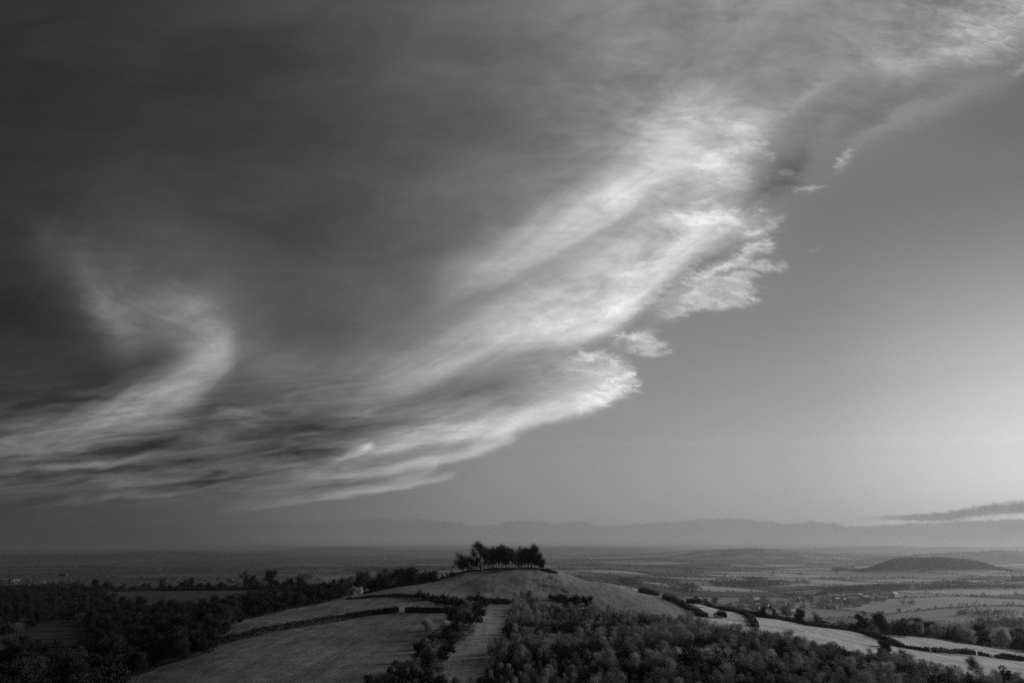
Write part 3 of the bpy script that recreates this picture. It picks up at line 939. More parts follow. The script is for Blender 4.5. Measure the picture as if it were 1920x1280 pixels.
def bush_proto(kind, k, rx, rz, seed, mats=('mid_leaf', 'twig'), n=1500, L=.32, Wd=.12, clumps=26, squash=1.0, bark='bark', spiky=.35, up=.0):
    """rounded uneven crown of leaf clumps and twigs over short stems"""
    out = PROTO.setdefault(kind, [])
    for i in range(k):
        r = np.random.default_rng(seed + i * 7)
        c = unit(r.normal(size=(clumps, 3)))
        c[:, 2] = np.abs(c[:, 2]) * r.uniform(.2, 1, clumps)
        rad = r.uniform(.45, .95, (clumps, 1))
        c = c * rad * np.array([rx, rx, rz]) + np.array([0, 0, rz * .25])
        cr = r.uniform(.14, .36, clumps) * rx
        wsel = r.choice(clumps, n, p=cr ** 2 / (cr ** 2).sum())
        dd = unit(r.normal(size=(n, 3)))
        P = c[wsel] + dd * (cr[wsel] * r.uniform(.55, 1.05, n))[:, None] * np.array([1, 1, squash])
        P[:, 2] = np.maximum(P[:, 2], 0.05)
        bias = unit(dd + np.array([0, 0, up]))
        n2 = int(n * .55)
        parts = [(leaf_quads(P[:n2], L, Wd, bias[:n2], spiky, r), mats[0]), (leaf_quads(P[n2:], L * 1.5, Wd * .45, bias[n2:], spiky + .3, r), mats[1])]
        st = [tube((0, 0, -.4), c[j] * 1.22, .06, .025, 3) for j in range(min(12, clumps))]
        out.append((qmesh('stem', [(np.concatenate(st), bark)]), qmesh('crown', parts), rz * 1.25))


# knoll clump trees
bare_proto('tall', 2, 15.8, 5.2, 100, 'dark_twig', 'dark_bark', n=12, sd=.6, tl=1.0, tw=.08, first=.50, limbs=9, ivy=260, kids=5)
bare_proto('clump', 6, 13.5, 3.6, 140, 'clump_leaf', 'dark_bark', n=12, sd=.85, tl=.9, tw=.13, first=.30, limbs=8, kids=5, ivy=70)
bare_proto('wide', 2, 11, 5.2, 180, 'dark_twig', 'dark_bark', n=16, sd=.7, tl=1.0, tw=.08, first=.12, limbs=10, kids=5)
# hedgerow and woodland trees
bare_proto('bare', 4, 9, 4.0, 220, 'twig', 'bark', n=16, sd=.5, tl=.8, tw=.055, first=.2, limbs=8, kids=5, upward=.5)
bare_proto('darkbare', 4, 9, 3.6, 260, 'dark_twig', 'dark_bark', n=22, sd=.55, tl=.8, tw=.09, first=.15, limbs=9, kids=5)
bare_proto('spiky', 2, 7, 2.0, 300, 'dark_twig', 'dark_bark', n=8, sd=.3, tl=.7, tw=.08, first=.2, limbs=9, kids=3, ivy=300)
bare_proto('pale', 3, 8, 3.6, 330, 'pale_twig', 'pale_bark', n=20, sd=.5, tl=.7, tw=.07, first=.12, limbs=9, kids=5)
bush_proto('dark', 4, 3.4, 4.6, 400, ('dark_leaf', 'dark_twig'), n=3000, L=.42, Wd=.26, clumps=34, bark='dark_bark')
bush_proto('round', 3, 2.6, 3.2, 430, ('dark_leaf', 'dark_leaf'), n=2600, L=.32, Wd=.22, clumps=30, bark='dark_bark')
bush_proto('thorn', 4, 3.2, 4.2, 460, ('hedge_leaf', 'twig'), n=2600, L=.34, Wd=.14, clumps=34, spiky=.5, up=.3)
# young plantation trees: mixed tone and habit
bush_proto('young', 5, 1.5, 3.4, 500, ('mid_leaf', 'twig'), n=2000, L=.20, Wd=.07, clumps=34, spiky=.55, up=.9)
bush_proto('youngdark', 4, 1.7, 3.2, 540, ('dark_leaf', 'dark_twig'), n=2000, L=.22, Wd=.10, clumps=32, spiky=.5, up=.7, bark='dark_bark')
bush_proto('youngpale', 3, 1.2, 3.0, 570, ('pale_twig', 'twig'), n=1300, L=.18, Wd=.06, clumps=26, spiky=.6, up=1.1, bark='pale_bark')
bare_proto('whip', 4, 5.0, 1.7, 600, 'twig', 'bark', n=12, sd=.28, tl=.55, tw=.045, levels=2, first=.1, limbs=12, kids=6, upward=.9, tr=.06)
bare_proto('whippale', 2, 4.6, 1.6, 640, 'pale_twig', 'pale_bark', n=9, sd=.25, tl=.5, tw=.04, levels=2, first=.1, limbs=11, kids=6, upward=.9, tr=.05)


def plant(kind, x, y, h, name, label, cat, group=None, i=None, parts=True, sink=.15, z=None, wide=1.0):
    tm, cm, h0 = PROTO[kind][(rnd.randrange(len(PROTO[kind])) if i is None else i)]
    s_ = h / h0
    rz = rnd.uniform(0, 2 * math.pi)
    e = bpy.data.objects.new(name, None)
    e.empty_display_size = .5
    e.location = (x, y, (float(H(x, y)) if z is None else z) - sink)
    e.rotation_euler = (0, 0, rz)
    e.scale = (s_ * wide * rnd.uniform(.92, 1.1), s_ * wide * rnd.uniform(.92, 1.1), s_)
    C.objects.link(e)
    tag(e, label, cat, group)
    for nm, me_ in (('trunk' if tm.name.startswith('trunk') else 'stem', tm), ('crown', cm)):
        c = bpy.data.objects.new(nm, me_); C.objects.link(c); c.parent = e
    return e


def plant_px(kind, px, py, hpx, *a, dmin=60, **k):
    """stands a plant on the ground seen at a photo position, hpx photo pixels tall there"""
    x, y, z = hit(px, py, dmin, 820 if dmin >= 450 else 430)
    h = hpx / px_per_m(x, y, z)
    return plant(kind, x, y, h, *a, **k)


# ------------------------------------------------------------------ hedges
def hedge(pts, hgt, wid, label, mat='hedge_leaf', dens=46, dmin=60, rough=.25, gaps=(), group=None, cat='hedge', bush=0.0, P=None):
    P = resample(line(pts, dmin) if P is None else P, .5)
    n = int(len(P) * .5 * dens)
    r = npr
    i = r.integers(0, len(P) - 1, n)
    d = unit(P[i + 1] - P[i]); nrm = np.c_[-d[:, 1], d[:, 0]]
    base = P[i] + d * r.uniform(0, .5, (n, 1))
    s_ = base[:, 0] * .7 + base[:, 1] * .7
    hh = hgt * (1 + rough * 2 * fbm(s_ / 3.0, s_ * 0 + 3.3, 5, 3) + bush * 2 * np.maximum(0, vnoise(s_ / 6, s_ * 0 + 9, 8)))
    # points on the faces of a rounded hedge section
    t = r.uniform(0, math.pi, n)
    rr_ = r.uniform(.72, 1.04, n)
    off = np.cos(t) * wid / 2 * rr_ * (1 + .3 * vnoise(s_ / 4, s_ * 0 + 1, 4))
    z = np.minimum(np.sin(t) ** .55 * rr_, 1.1) * hh
    low = r.uniform(0, 1, n) < .35
    z = np.where(low, r.uniform(0, .8, n) * hh, z)
    off = np.where(low, np.sign(off + 1e-6) * wid / 2 * r.uniform(.7, 1, n), off)
    X = base[:, 0] + nrm[:, 0] * off; Y = base[:, 1] + nrm[:, 1] * off
    Z = H(X, Y) + z
    loc = np.array([P[0][0], P[0][1], float(H(P[0][0], P[0][1]))])
    Q1 = leaf_quads(np.c_[X, Y, Z] - loc, .42, .26)
    # a solid inner mass so that daylight does not show through
    k = 6
    ang = np.linspace(0, math.pi, k)
    step = P[::3]
    if len(step) < 2: step = P[[0, -1]]
    dd = np.gradient(step, axis=0); dd = unit(dd); nn = np.c_[-dd[:, 1], dd[:, 0]]
    ss = step[:, 0] * .7 + step[:, 1] * .7
    h2 = hgt * .8 * (1 + rough * 2 * fbm(ss / 3.0, ss * 0 + 3.3, 5, 3))
    ring = []
    for a in ang:
        xx = step[:, 0] + nn[:, 0] * math.cos(a) * wid * .38; yy_ = step[:, 1] + nn[:, 1] * math.cos(a) * wid * .38
        ring.append(np.c_[xx, yy_, H(xx, yy_) - .3 + (math.sin(a) ** .6) * (h2 + .3)])
    ring = np.array(ring) - loc
    Qc = np.stack([ring[:-1, :-1], ring[1:, :-1], ring[1:, 1:], ring[:-1, 1:]], 2).reshape(-1, 4, 3)
    me_ = qmesh('hedge', [(Q1, mat), (Qc, 'dark_leaf' if mat == 'dark_leaf' else 'hedge_leaf')])
    o = bpy.data.objects.new('hedge', me_); C.objects.link(o)
    o.location = loc
    tag(o, label, cat, group)
    return o
# ------------------------------------------------------------------ the tree clump on the knoll
KN = 'trees of the clump on the knoll'
def kn(kind, px, py, hp, label, **k):
    return plant_px(kind, px, py, hp, 'clump_tree', label, 'tree', KN, dmin=330, **k)
kn('wide', 868, 1073, 38, 'broad low tree at the left end of the knoll clump, set apart on the slope')
kn('wide', 884, 1070, 27, 'small bushy tree between the left end tree and the tallest tree of the clump')
kn('clump', 893, 1068, 27, 'short dense dark tree just left of the tallest tree on the knoll')
kn('tall', 901, 1066, 58, 'tallest tree on the knoll, slender trunk with a ragged wide top', i=0)
kn('clump', 908, 1066, 36, 'narrow tree close against the right side of the tallest knoll tree', wide=.8)
kn('tall', 916, 1066, 44, 'open topped bare tree second from the tallest in the knoll clump', i=1, wide=.8)
row = [(924, 45), (930, 36), (936, 47), (943, 43), (949, 36), (954, 42), (960, 33), (966, 27)]
for px, hp in row:
    kn('clump' if px % 3 else 'tall', px, 1066, hp, 'one of the crowded dark trees in the middle of the knoll clump', wide=.95)
kn('bare', 972, 1066, 43, 'thin stemmed pale topped tree rising from the dip in the clump', wide=.6)
for px, hp in [(978, 30), (984, 39), (991, 34), (997, 45), (1003, 39), (1008, 30)]:
    kn('clump' if px % 4 else 'wide', px, 1066, hp, 'one of the crowded dark trees in the right half of the knoll clump', wide=.95)
kn('clump', 1012, 1067, 29, 'low dark tree second from the right end of the knoll clump')
kn('wide', 1017, 1068, 22, 'small spreading tree at the right end of the knoll clump', wide=.8)
# a second rank behind, filling the wood
for k in range(7):
    px = 924 + k * 12.5 + rnd.uniform(-4, 4)
    a, _ = ray(px, 1065)
    d = rnd.uniform(414, 432)
    x, y = d * math.sin(a), d * math.cos(a)
    plant('clump', x, y, rnd.uniform(8.5, 12.2), 'clump_tree', 'dark tree of the rank behind the front trees of the knoll clump', 'tree', KN)
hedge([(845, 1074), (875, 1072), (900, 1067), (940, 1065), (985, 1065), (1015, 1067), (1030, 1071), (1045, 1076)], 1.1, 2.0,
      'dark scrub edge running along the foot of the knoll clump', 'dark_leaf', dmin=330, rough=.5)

# ------------------------------------------------------------------ hedges of the near fields
hedge([(404, 1210), (480, 1192), (560, 1176), (650, 1160), (700, 1152), (747, 1147)], 2.0, 1.9, 'long clipped dark hedge between the two left hand fields', 'dark_leaf', rough=.1)
hedge([(759, 1148), (800, 1147), (836, 1149)], 2.0, 1.9, 'short clipped hedge right of the gateway in the left fields', 'dark_leaf', rough=.1)
hedge([(650, 1123), (700, 1119), (740, 1118), (782, 1120)], 1.0, 1.5, 'thin low hedge along the far edge of the upper left field', rough=.4)
hedge([(905, 1130), (930, 1130), (962, 1132)], 1.8, 2.2, 'scruffy hedge across the top of the grass strip', rough=.5)
hedge([(668, 1113), (740, 1101), (800, 1090), (850, 1077), (868, 1073)], 1.0, 1.8, 'dark hedge running down the left skyline of the knoll', 'dark_leaf', rough=.4, dmin=340)
hedge([(182, 1109), (300, 1107), (420, 1106), (520, 1105), (640, 1104)], 4.0, 4.5, 'long dark hedgerow along the top of the shaded left field', 'dark_leaf', rough=.5, dens=20, dmin=450)
hedge([(515, 1099), (580, 1096), (640, 1094)], 3.0, 4.0, 'hedgerow of the narrow pale field at the left skyline', 'dark_leaf', rough=.6, dens=18, dmin=500)
hedge([(520, 1104), (600, 1101), (640, 1101)], 2.5, 3.0, 'gappy hedgerow below the narrow pale field', 'dark_leaf', rough=.6, dens=16, dmin=450)
# right hand slope
hedge([(1246, 1121), (1268, 1128), (1290, 1140), (1308, 1150), (1322, 1157)], 2.0, 3.2, 'thick dark hedge crossing the foot of the knoll flank', 'hedge_leaf', rough=.35, dmin=200)
hedge([(1290, 1129), (1330, 1137), (1370, 1146), (1400, 1152), (1440, 1158), (1500, 1165)], 1.9, 2.2, 'upper skyline hedge above the bright right hand fields', rough=.3, dmin=250)
hedge([(1500, 1165), (1560, 1175), (1610, 1184), (1650, 1197), (1690, 1213)], 1.8, 2.2, 'dark hedge sweeping down below the hedgerow trees on the right', rough=.25, dmin=200)
hedge([(1398, 1152), (1408, 1160), (1414, 1168), (1417, 1176)], 1.8, 2.2, 'short stout hedge dividing the two bright fields', 'hedge_leaf', rough=.3, dmin=180)
hedge([(1516, 1165), (1570, 1172), (1600, 1177), (1632, 1178)], 2.0, 3.0, 'pale clipped hedge behind the dark sweeping hedge', 'twig', rough=.2, dmin=250)
for seg, nm in (([(1690, 1213), (1730, 1219), (1748, 1221)], 'hedge length joining the lone ragged tree on the lower right'),
                ([(1752, 1222), (1800, 1225), (1830, 1228)], 'middle length of the gappy lower right hedge'),
                ([(1835, 1228), (1858, 1231)], 'length of hedge left of the white dome'),
                ([(1866, 1232), (1895, 1235), (1940, 1240)], 'length of hedge right of the white dome')):
    hedge(seg, 1.5, 1.9, nm, 'hedge_leaf', rough=.45, dmin=180)
# white dome in the hedge gap
x, y, z = hit(1862, 1232, 180)
R0 = 3.0 / px_per_m(x, y, z)
me_ = bpy.data.meshes.new('dome_tent')
import bmesh
bm = bmesh.new()
bmesh.ops.create_uvsphere(bm, u_segments=20, v_segments=14, radius=1)
bmesh.ops.delete(bm, geom=[v for v in bm.verts if v.co.z < -.2], context='VERTS')
for v in bm.verts:
    v.co = Vector((v.co.x * R0 * 1.15, v.co.y * R0, max(v.co.z, -.1) * R0 * 1.15 + .1))
bm.to_mesh(me_); bm.free()
for p in me_.polygons: p.use_smooth = True
me_.materials.append(M['white'])
o = bpy.data.objects.new('dome_tent', me_); C.objects.link(o); o.location = (x, y, z)
tag(o, 'small white dome in the gap of the lower right hedge', 'tent')

# ------------------------------------------------------------------ hedgerow shrubs in the middle
MID = 'overgrown shrubs of the middle hedgerow'
mid = [(897, 1140, 34, 'dark'), (880, 1142, 30, 'dark'), (862, 1140, 22, 'dark'), (893, 1158, 34, 'dark'), (872, 1160, 34, 'dark'), (884, 1172, 34, 'dark'), (862, 1178, 34, 'dark'),
       (872, 1190, 34, 'dark'), (850, 1188, 30, 'dark'), (838, 1196, 30, 'dark'), (856, 1203, 34, 'dark'), (838, 1212, 34, 'dark'), (818, 1205, 30, 'round'), (820, 1222, 36, 'dark'),
       (800, 1216, 30, 'round'), (842, 1224, 28, 'dark'), (808, 1240, 44, 'dark'), (786, 1238, 34, 'darkbare'), (826, 1238, 30, 'dark'), (770, 1262, 42, 'dark'), (800, 1262, 46, 'darkbare'),
       (742, 1276, 42, 'dark'), (716, 1290, 44, 'dark'), (765, 1288, 50, 'dark'), (795, 1292, 50, 'dark'), (820, 1262, 34, 'dark'), (690, 1300, 36, 'darkbare'), (740, 1305, 50, 'round'), (778, 1312, 56, 'dark'), (712, 1318, 50, 'dark'), (812, 1290, 34, 'bare'), (838, 1294, 30, 'whip'), (850, 1300, 36, 'bare'), (825, 1308, 44, 'darkbare'), (800, 1320, 50, 'dark')]
for q_, (px, py, hp, k) in enumerate(mid):
    if q_ % 3 == 1 and k == 'dark': k = 'thorn'
    plant_px(k, px, py, hp, 'hedgerow_shrub', 'dark overgrown shrub in the thick hedgerow between the left field and the grass strip', 'shrub', MID, dmin=80)
plant_px('bare', 800, 1196, 40, 'hawthorn_tree', 'bare many branched small tree leaning out of the middle hedgerow over the left field', 'tree', dmin=100, i=0, wide=.95)
plant_px('darkbare', 848, 1178, 42, 'hawthorn_tree', 'bare dark tree rising from the middle hedgerow behind the pale bush', 'tree', dmin=100, i=1)
plant_px('pale', 834, 1186, 24, 'pale_bush', 'pale rounded bush between the two bare trees of the middle hedgerow', 'bush', dmin=100)
plant_px('darkbare', 422, 1192, 28, 'hawthorn_tree', 'bare spreading tree at the left end of the long clipped hedge', 'tree', dmin=100, i=2)
BK = 'bushes along the foot of the knoll'
for k in range(15):
    px = 784 + k * 9.0 + rnd.uniform(-3, 3)
    plant_px(rnd.choice(['round', 'dark']), px, 1121 + (px - 784) * .07 + rnd.uniform(-1, 3), rnd.uniform(9, 16), 'knoll_bush', 'low dark bush in the row along the foot of the knoll', 'bush', BK, dmin=200)
for px, py, hp in [(790, 1122, 19), (800, 1125, 18), (812, 1130, 17), (824, 1133, 18), (838, 1134, 18), (852, 1136, 22)]:
    plant_px('dark', px, py, hp, 'knoll_bush', 'squared dark bush at the left end of the row below the knoll', 'bush', 'thick bushes at the corner of the upper left field', dmin=200)
for px, py, hp, k in [(968, 1130, 24, 'bare'), (980, 1128, 22, 'bare'), (992, 1130, 26, 'bare'), (1000, 1134, 22, 'thorn'), (962, 1136, 20, 'bare')]:
    plant_px(k, px, py, hp, 'thicket_tree', 'thin twiggy tree of the thicket at the top corner of the grass strip', 'tree', 'thicket at the top of the grass strip', dmin=200)
for k in range(24):
    px = rnd.uniform(1026, 1106)
    plant_px(rnd.choice(['round', 'dark']), px, rnd.uniform(1122, 1134) + (px - 1040) * .03, rnd.uniform(9, 14), 'gorse_bush', 'dark gorse bush in the patch above the young wood', 'bush', 'gorse patch on the knoll slope', dmin=200)
plant_px('bare', 1034, 1089, 13, 'lone_thorn', 'small lone thorn bush on the scarred upper right of the knoll', 'bush', dmin=200)

# ------------------------------------------------------------------ trees behind and beside the knoll
LB = 'tree belt behind the left flank of the knoll'
for k in range(46):
    px = rnd.uniform(640, 850)
    a, _ = ray(px, 1090)
    d = rnd.uniform(430, 560)
    top = np.interp(px, [640, 680, 720, 760, 800, 850], [1082, 1073, 1068, 1066, 1068, 1072]) + rnd.uniform(-2, 6)
    x, y = d * math.sin(a), d * math.cos(a)
    z = float(H(x, y)); zt_ = CAM_Z + ray(px, top)[1] * d
    h = min(max(zt_ - z, 5), 16)
    plant(rnd.choice(['darkbare', 'dark', 'bare', 'darkbare']), x, y, h, 'belt_tree', 'twiggy tree of the belt rising behind the left flank of the knoll', 'tree', LB)
plant_px('pale', 662, 1121, 22, 'pale_bush', 'pale rounded bush left of the thin hedge under the knoll belt', 'bush', dmin=250)
plant_px('pale', 674, 1118, 18, 'pale_bush', 'smaller pale bush touching the knoll belt on its right', 'bush', dmin=250)
for px, py, hp, k, lb in [(565, 1095, 30, 'bare', 'rounded bare tree on the left skyline, left one of the pair'), (583, 1095, 32, 'bare', 'broad bare tree on the left skyline, right one of the pair'),
                      (505, 1099, 30, 'darkbare', 'dark tree with tangled top left of the pair on the skyline'), (459, 1100, 30, 'spiky', 'ivy clad spiky tree on the left skyline hedgerow'),
                      (302, 1104, 22, 'spiky', 'narrow ivy clad tree in the long left hedgerow'), (472, 1100, 22, 'darkbare', 'thin dark tree beside the ivy clad skyline tree')]:
    plant_px(k, px, py, hp, 'skyline_tree', lb, 'tree', dmin=450)
HR = 'scattered trees and bushes of the long left hedgerow'
for k in range(56):
    px = rnd.uniform(165, 650)
    plant_px(rnd.choice(['darkbare', 'dark', 'round', 'dark']), px, 1108 - (px - 180) * .012 + rnd.choice([0, 0, -5]), rnd.uniform(8, 19), 'hedgerow_tree', 'dark tree in the long hedgerow above the shaded left field', 'tree', HR, dmin=450)
# ------------------------------------------------------------------ right hand hedgerow trees
for px, py, hp, k, lb, w in [
    (1303, 1132, 18, 'dark', 'dark bushy tree standing at the left end of the right skyline hedge', 1.1),
    (1322, 1135, 17, 'dark', 'dark bush just left of the bare skyline tree', 1.0),
    (1344, 1142, 28, 'bare', 'bare rounded tree on the right skyline hedge', 1.0),
    (1353, 1157, 20, 'round', 'lone dark bush standing in the bright right hand field', 1.1),
    (1431, 1157, 20, 'darkbare', 'bushy tree first after the dividing hedge on the right skyline', 1.0),
    (1452, 1160, 25, 'spiky', 'spiky lopped tree in the right skyline hedge', 1.0),
    (1475, 1163, 36, 'bare', 'large bare tree with forked trunks above the right hand field', 1.15),
    (1500, 1167, 27, 'darkbare', 'spreading twiggy tree right of the large forked tree', 1.2),
    (1533, 1171, 30, 'bare', 'thin bare tree rising behind a dark ivy mound on the right', .8),
    (1544, 1171, 22, 'dark', 'dark ivy covered tree beside the thin bare tree on the right', 1.0),
    (1590, 1180, 19, 'round', 'left one of the two rounded evergreen bushes behind the pale hedge', 1.25),
    (1612, 1181, 18, 'round', 'right one of the two rounded evergreen bushes behind the pale hedge', 1.2),
    (1618, 1180, 34, 'darkbare', 'dense rounded tree behind the evergreen bushes on the right', 1.0),
    (1640, 1186, 32, 'pale', 'pale limbed tree shining beside the rounded evergreens', 1.0),
    (1655, 1186, 40, 'darkbare', 'tall dark tree behind the pale limbed tree on the right', 1.0),
    (1668, 1189, 26, 'pale', 'small pale bush right of the pale limbed tree', .9),
    (1658, 1212, 20, 'darkbare', 'ragged small tree where the two right hand hedges meet', 1.2),
    (1692, 1193, 38, 'dark', 'large round dark tree in the belt at the right', 1.0),
    (1660, 1236, 34, 'darkbare', 'dark tangled thorn tree at the end of the sweeping hedge', 1.2),
    (1694, 1250, 34, 'spiky', 'ivy clad leaning tree at the edge of the young wood', 1.2),
    (1754, 1258, 16, 'round', 'small dark bush on the lower bright field edge', .8),
    (1782, 1256, 13, 'round', 'wide low dark bush at the wood edge on the lower right', 1.3),
    (1832, 1266, 38, 'bare', 'open bare tree at the lower right wood edge', .9),
    (1895, 1278, 34, 'dark', 'dense dark bush in the lower right corner', 1.3)]:
    plant_px(k, px, py, hp, 'field_tree', lb, 'tree' if 'bush' not in lb.split(' beside')[0].split(' right of')[0] else 'bush', dmin=130, wide=w)
SK = 'low bushes in the right skyline hedges'
for k in range(26):
    px = rnd.uniform(1385, 1640)
    plant_px(rnd.choice(['round', 'dark', 'darkbare', 'bare']), px, np.interp(px, [1385, 1500, 1640], [1150, 1165, 1184]), rnd.uniform(6, 12), 'hedge_bush', 'low bush growing up through the right skyline hedge', 'bush', SK, dmin=250)
for k in range(9):
    px = 1203 + k * 3 + rnd.uniform(-1, 1)
    a, _ = ray(px, 1100); d = rnd.uniform(455, 475); x, y = d * math.sin(a), d * math.cos(a)
    zt_ = CAM_Z + ray(px, 1101 + (px - 1200) * .35)[1] * d
    plant('darkbare', x, y, max(4, zt_ - float(H(x, y))), 'slope_tree', 'small tree of the row peeping over the right flank of the knoll', 'tree', 'tree row beyond the knoll flank')
BT = 'tree belt below the right hand fields'
for k in range(120):
    px = rnd.uniform(1668, 1960)
    a, _ = ray(px, 1190)
    d = rnd.uniform(372, 470)
    x, y = d * math.sin(a), d * math.cos(a)
    top = np.interp(px, [1660, 1700, 1760, 1830, 1960], [1160, 1160, 1168, 1172, 1186]) + rnd.uniform(-3, 12)
    zt_ = CAM_Z + ray(px, top)[1] * d
    h = min(max(zt_ - float(H(x, y)), 6), 17)
    plant(rnd.choice(['darkbare', 'bare', 'dark', 'pale', 'bare', 'bare']), x, y, h, 'belt_tree', 'mixed tree of the dense belt below the right hand fields', 'tree', BT)
for k in range(22):
    px = rnd.uniform(1400, 1680)
    a, _ = ray(px, 1160)
    d = rnd.uniform(400, 470); x, y = d * math.sin(a), d * math.cos(a)
    zt_ = CAM_Z + ray(px, np.interp(px, [1400, 1680], [1150, 1166]) + rnd.uniform(0, 8))[1] * d
    plant('bare', x, y, min(max(zt_ - float(H(x, y)), 4), 14), 'slope_tree', 'light twiggy tree showing just over the right skyline hedge', 'tree', 'trees beyond the right skyline hedge')


# ------------------------------------------------------------------ woods: near trees one by one, the rest as mass
def spread_pts(P, spacing, n_try, dmin, dmax, excl=()):
    lo, hi_ = P.min(0), P.max(0)
    X = npr.uniform(lo[0], hi_[0], n_try); Y = npr.uniform(lo[1], hi_[1], n_try)
    D = np.hypot(X, Y)
    ok = inside(P, X, Y) & (D > dmin) & (D < dmax) & (np.abs(np.arctan2(X, Y)) < math.radians(40))
    for E_ in excl:
        ok &= ~inside(E_, X, Y)
    X, Y = X[ok], Y[ok]
    cell = {}
    out = []
    for x, y in zip(X, Y):
        c = (int(x // spacing), int(y // spacing))
        if any((x - a) ** 2 + (y - b) ** 2 < spacing ** 2 for i in (-1, 0, 1) for j in (-1, 0, 1) for a, b in cell.get((c[0] + i, c[1] + j), ())):
            continue
        cell.setdefault(c, []).append((x, y)); out.append((x, y))
    return out


def mass(name, items, label, cat):
    """items: (kind, proto index, x, y, height, rot, wide) joined into one object"""
    bym = {}
    for kind, i, x, y, h, rz, w in items:
        tm, cm, h0 = PROTO[kind][i]
        s_ = h / h0
        zz_ = float(H(x, y)) - .15
        for me_ in (tm, cm):
            if me_.name not in VC:
                v = np.empty(len(me_.vertices) * 3, np.float32); me_.vertices.foreach_get('co', v)
                mi = np.empty(len(me_.polygons), np.int32); me_.polygons.foreach_get('material_index', mi)
                VC[me_.name] = (v.reshape(-1, 4, 3), mi, [m_.name for m_ in me_.materials])
            v, mi, names = VC[me_.name]
            c, s2 = math.cos(rz), math.sin(rz)
            for j, nm in enumerate(names):
                vv = v[mi == j]
                vv = vv[::2] if len(vv) > 1200 else vv
                o_ = np.empty_like(vv)
                o_[..., 0] = (vv[..., 0] * c - vv[..., 1] * s2) * s_ * w + x
                o_[..., 1] = (vv[..., 0] * s2 + vv[..., 1] * c) * s_ * w + y
                o_[..., 2] = vv[..., 2] * s_ + zz_
                bym.setdefault(nm, []).append(o_)
    me_ = qmesh(name, [(np.concatenate(v), k) for k, v in bym.items()])
    o = bpy.data.objects.new(name, me_); C.objects.link(o)
    return tag(o, label, cat, kind='stuff')


VC = {}
pts = spread_pts(WOOD_R, 1.7, 140000, 92, 340)
pts.sort(key=lambda p: math.hypot(*p))
# the tone of the wood changes in drifts
def young_kind(x, y):
    v = fbm(x / 16, y / 16, 91, 3) + rnd.uniform(-.35, .35) + (x / 200.0) * .35 - .10
    if v < -.28: return 'youngdark'
    if v < .02: return rnd.choice(['young', 'whip', 'youngdark', 'young'])
    if v < .32: return rnd.choice(['young', 'whip', 'whippale'])
    return rnd.choice(['young', 'whip', 'whippale', 'young', 'youngpale'])
YL = {'young': 'grey twiggy young tree', 'youngdark': 'dark dense young tree', 'youngpale': 'pale leafed young tree', 'whip': 'slender upright bare sapling', 'whippale': 'slender pale stemmed sapling'}
rest = []
n_ind = 0
for x, y in pts:
    k = young_kind(x, y)
    h = rnd.uniform(1.5, 3.4) * (1 + .6 * fbm(x / 22, y / 22, 12, 2))
    if fbm(x / 7, y / 7, 44, 2) < -.42: continue
    if rnd.random() < .03: h *= 1.5
    px = 960 + FPX * math.tan(math.atan2(x, y))
    vis = 860 < px < 1960 and math.hypot(x, y) > 116
    if vis and n_ind < 290:
        n_ind += 1
        plant(k, x, y, h, 'young_tree', YL[k] + ' in the near part of the young wood', 'young tree', YL[k] + 's of the near wood', wide=1.15)
    else:
        rest.append((k, rnd.randrange(len(PROTO[k])), x, y, h, rnd.uniform(0, 6.28), 1.15))
print('young', len(pts), n_ind)
mass('young_woodland', rest, 'dense young wood of bare and leafy saplings spreading behind the nearest trees', 'woodland')

pts = spread_pts(WOOD_L, 5.2, 60000, 120, 800, (CLEAR,))
pts += spread_pts(line([(400, 1196), (425, 1176), (445, 1162), (500, 1152), (560, 1140), (640, 1124), (650, 1114), (600, 1116), (500, 1126), (430, 1140), (380, 1160)], 60), 4.5, 20000, 120, 640)
pts.sort(key=lambda p: math.hypot(*p))
rest = []
n_ind = 0
for x, y in pts:
    k = rnd.choice(['dark', 'darkbare', 'darkbare', 'darkbare', 'round', 'darkbare', 'dark', 'thorn'] if rnd.random() < .3 else ['dark', 'darkbare', 'darkbare'])
    h = rnd.uniform(3.6, 7.2)
    px = 960 + FPX * math.tan(math.atan2(x, y))
    if px > -40 and n_ind < 130 and math.hypot(x, y) > 150:
        n_ind += 1
        plant(k, x, y, h, 'wood_tree', {'thorn': 'slightly lighter leafy tree in the shaded wood on the left', 'darkbare': 'dark twiggy tree in the shaded wood on the left'}.get(k, 'dense dark tree in the shaded wood on the left'), 'tree',
              {'thorn': 'slightly lighter leafy trees of the left wood', 'darkbare': 'dark twiggy trees of the left wood'}.get(k, 'dense dark trees of the left wood'), wide=1.1)
    else:
        rest.append((k, rnd.randrange(len(PROTO[k])), x, y, h, rnd.uniform(0, 6.28), 1.1))
print('left wood', len(pts), n_ind)
mass('dark_woodland', rest, 'shaded dark wood falling away down the left slope', 'woodland')
# ------------------------------------------------------------------ valley: hedgerows, distant woods, houses
def blob_quads(X, Y, Z, R, Hh, n, leaf):
    """loose leafy lumps: n quads spread over each lump"""
    k = len(X)
    d = unit(npr.normal(size=(k, n, 3)))
    d[..., 2] = np.abs(d[..., 2])
    P = np.stack([X, Y, Z], -1)[:, None] + d * np.stack([R, R, Hh], -1)[:, None] * npr.uniform(.75, 1.05, (k, n, 1))
    s_ = np.repeat(leaf, n)
    return leaf_quads(P.reshape(-1, 3), s_, s_ * .8)


def visible_area(X, Y):
    px = 960 + FPX * np.tan(np.arctan2(X, Y))
    return (np.abs(np.arctan2(X, Y)) < math.radians(40))


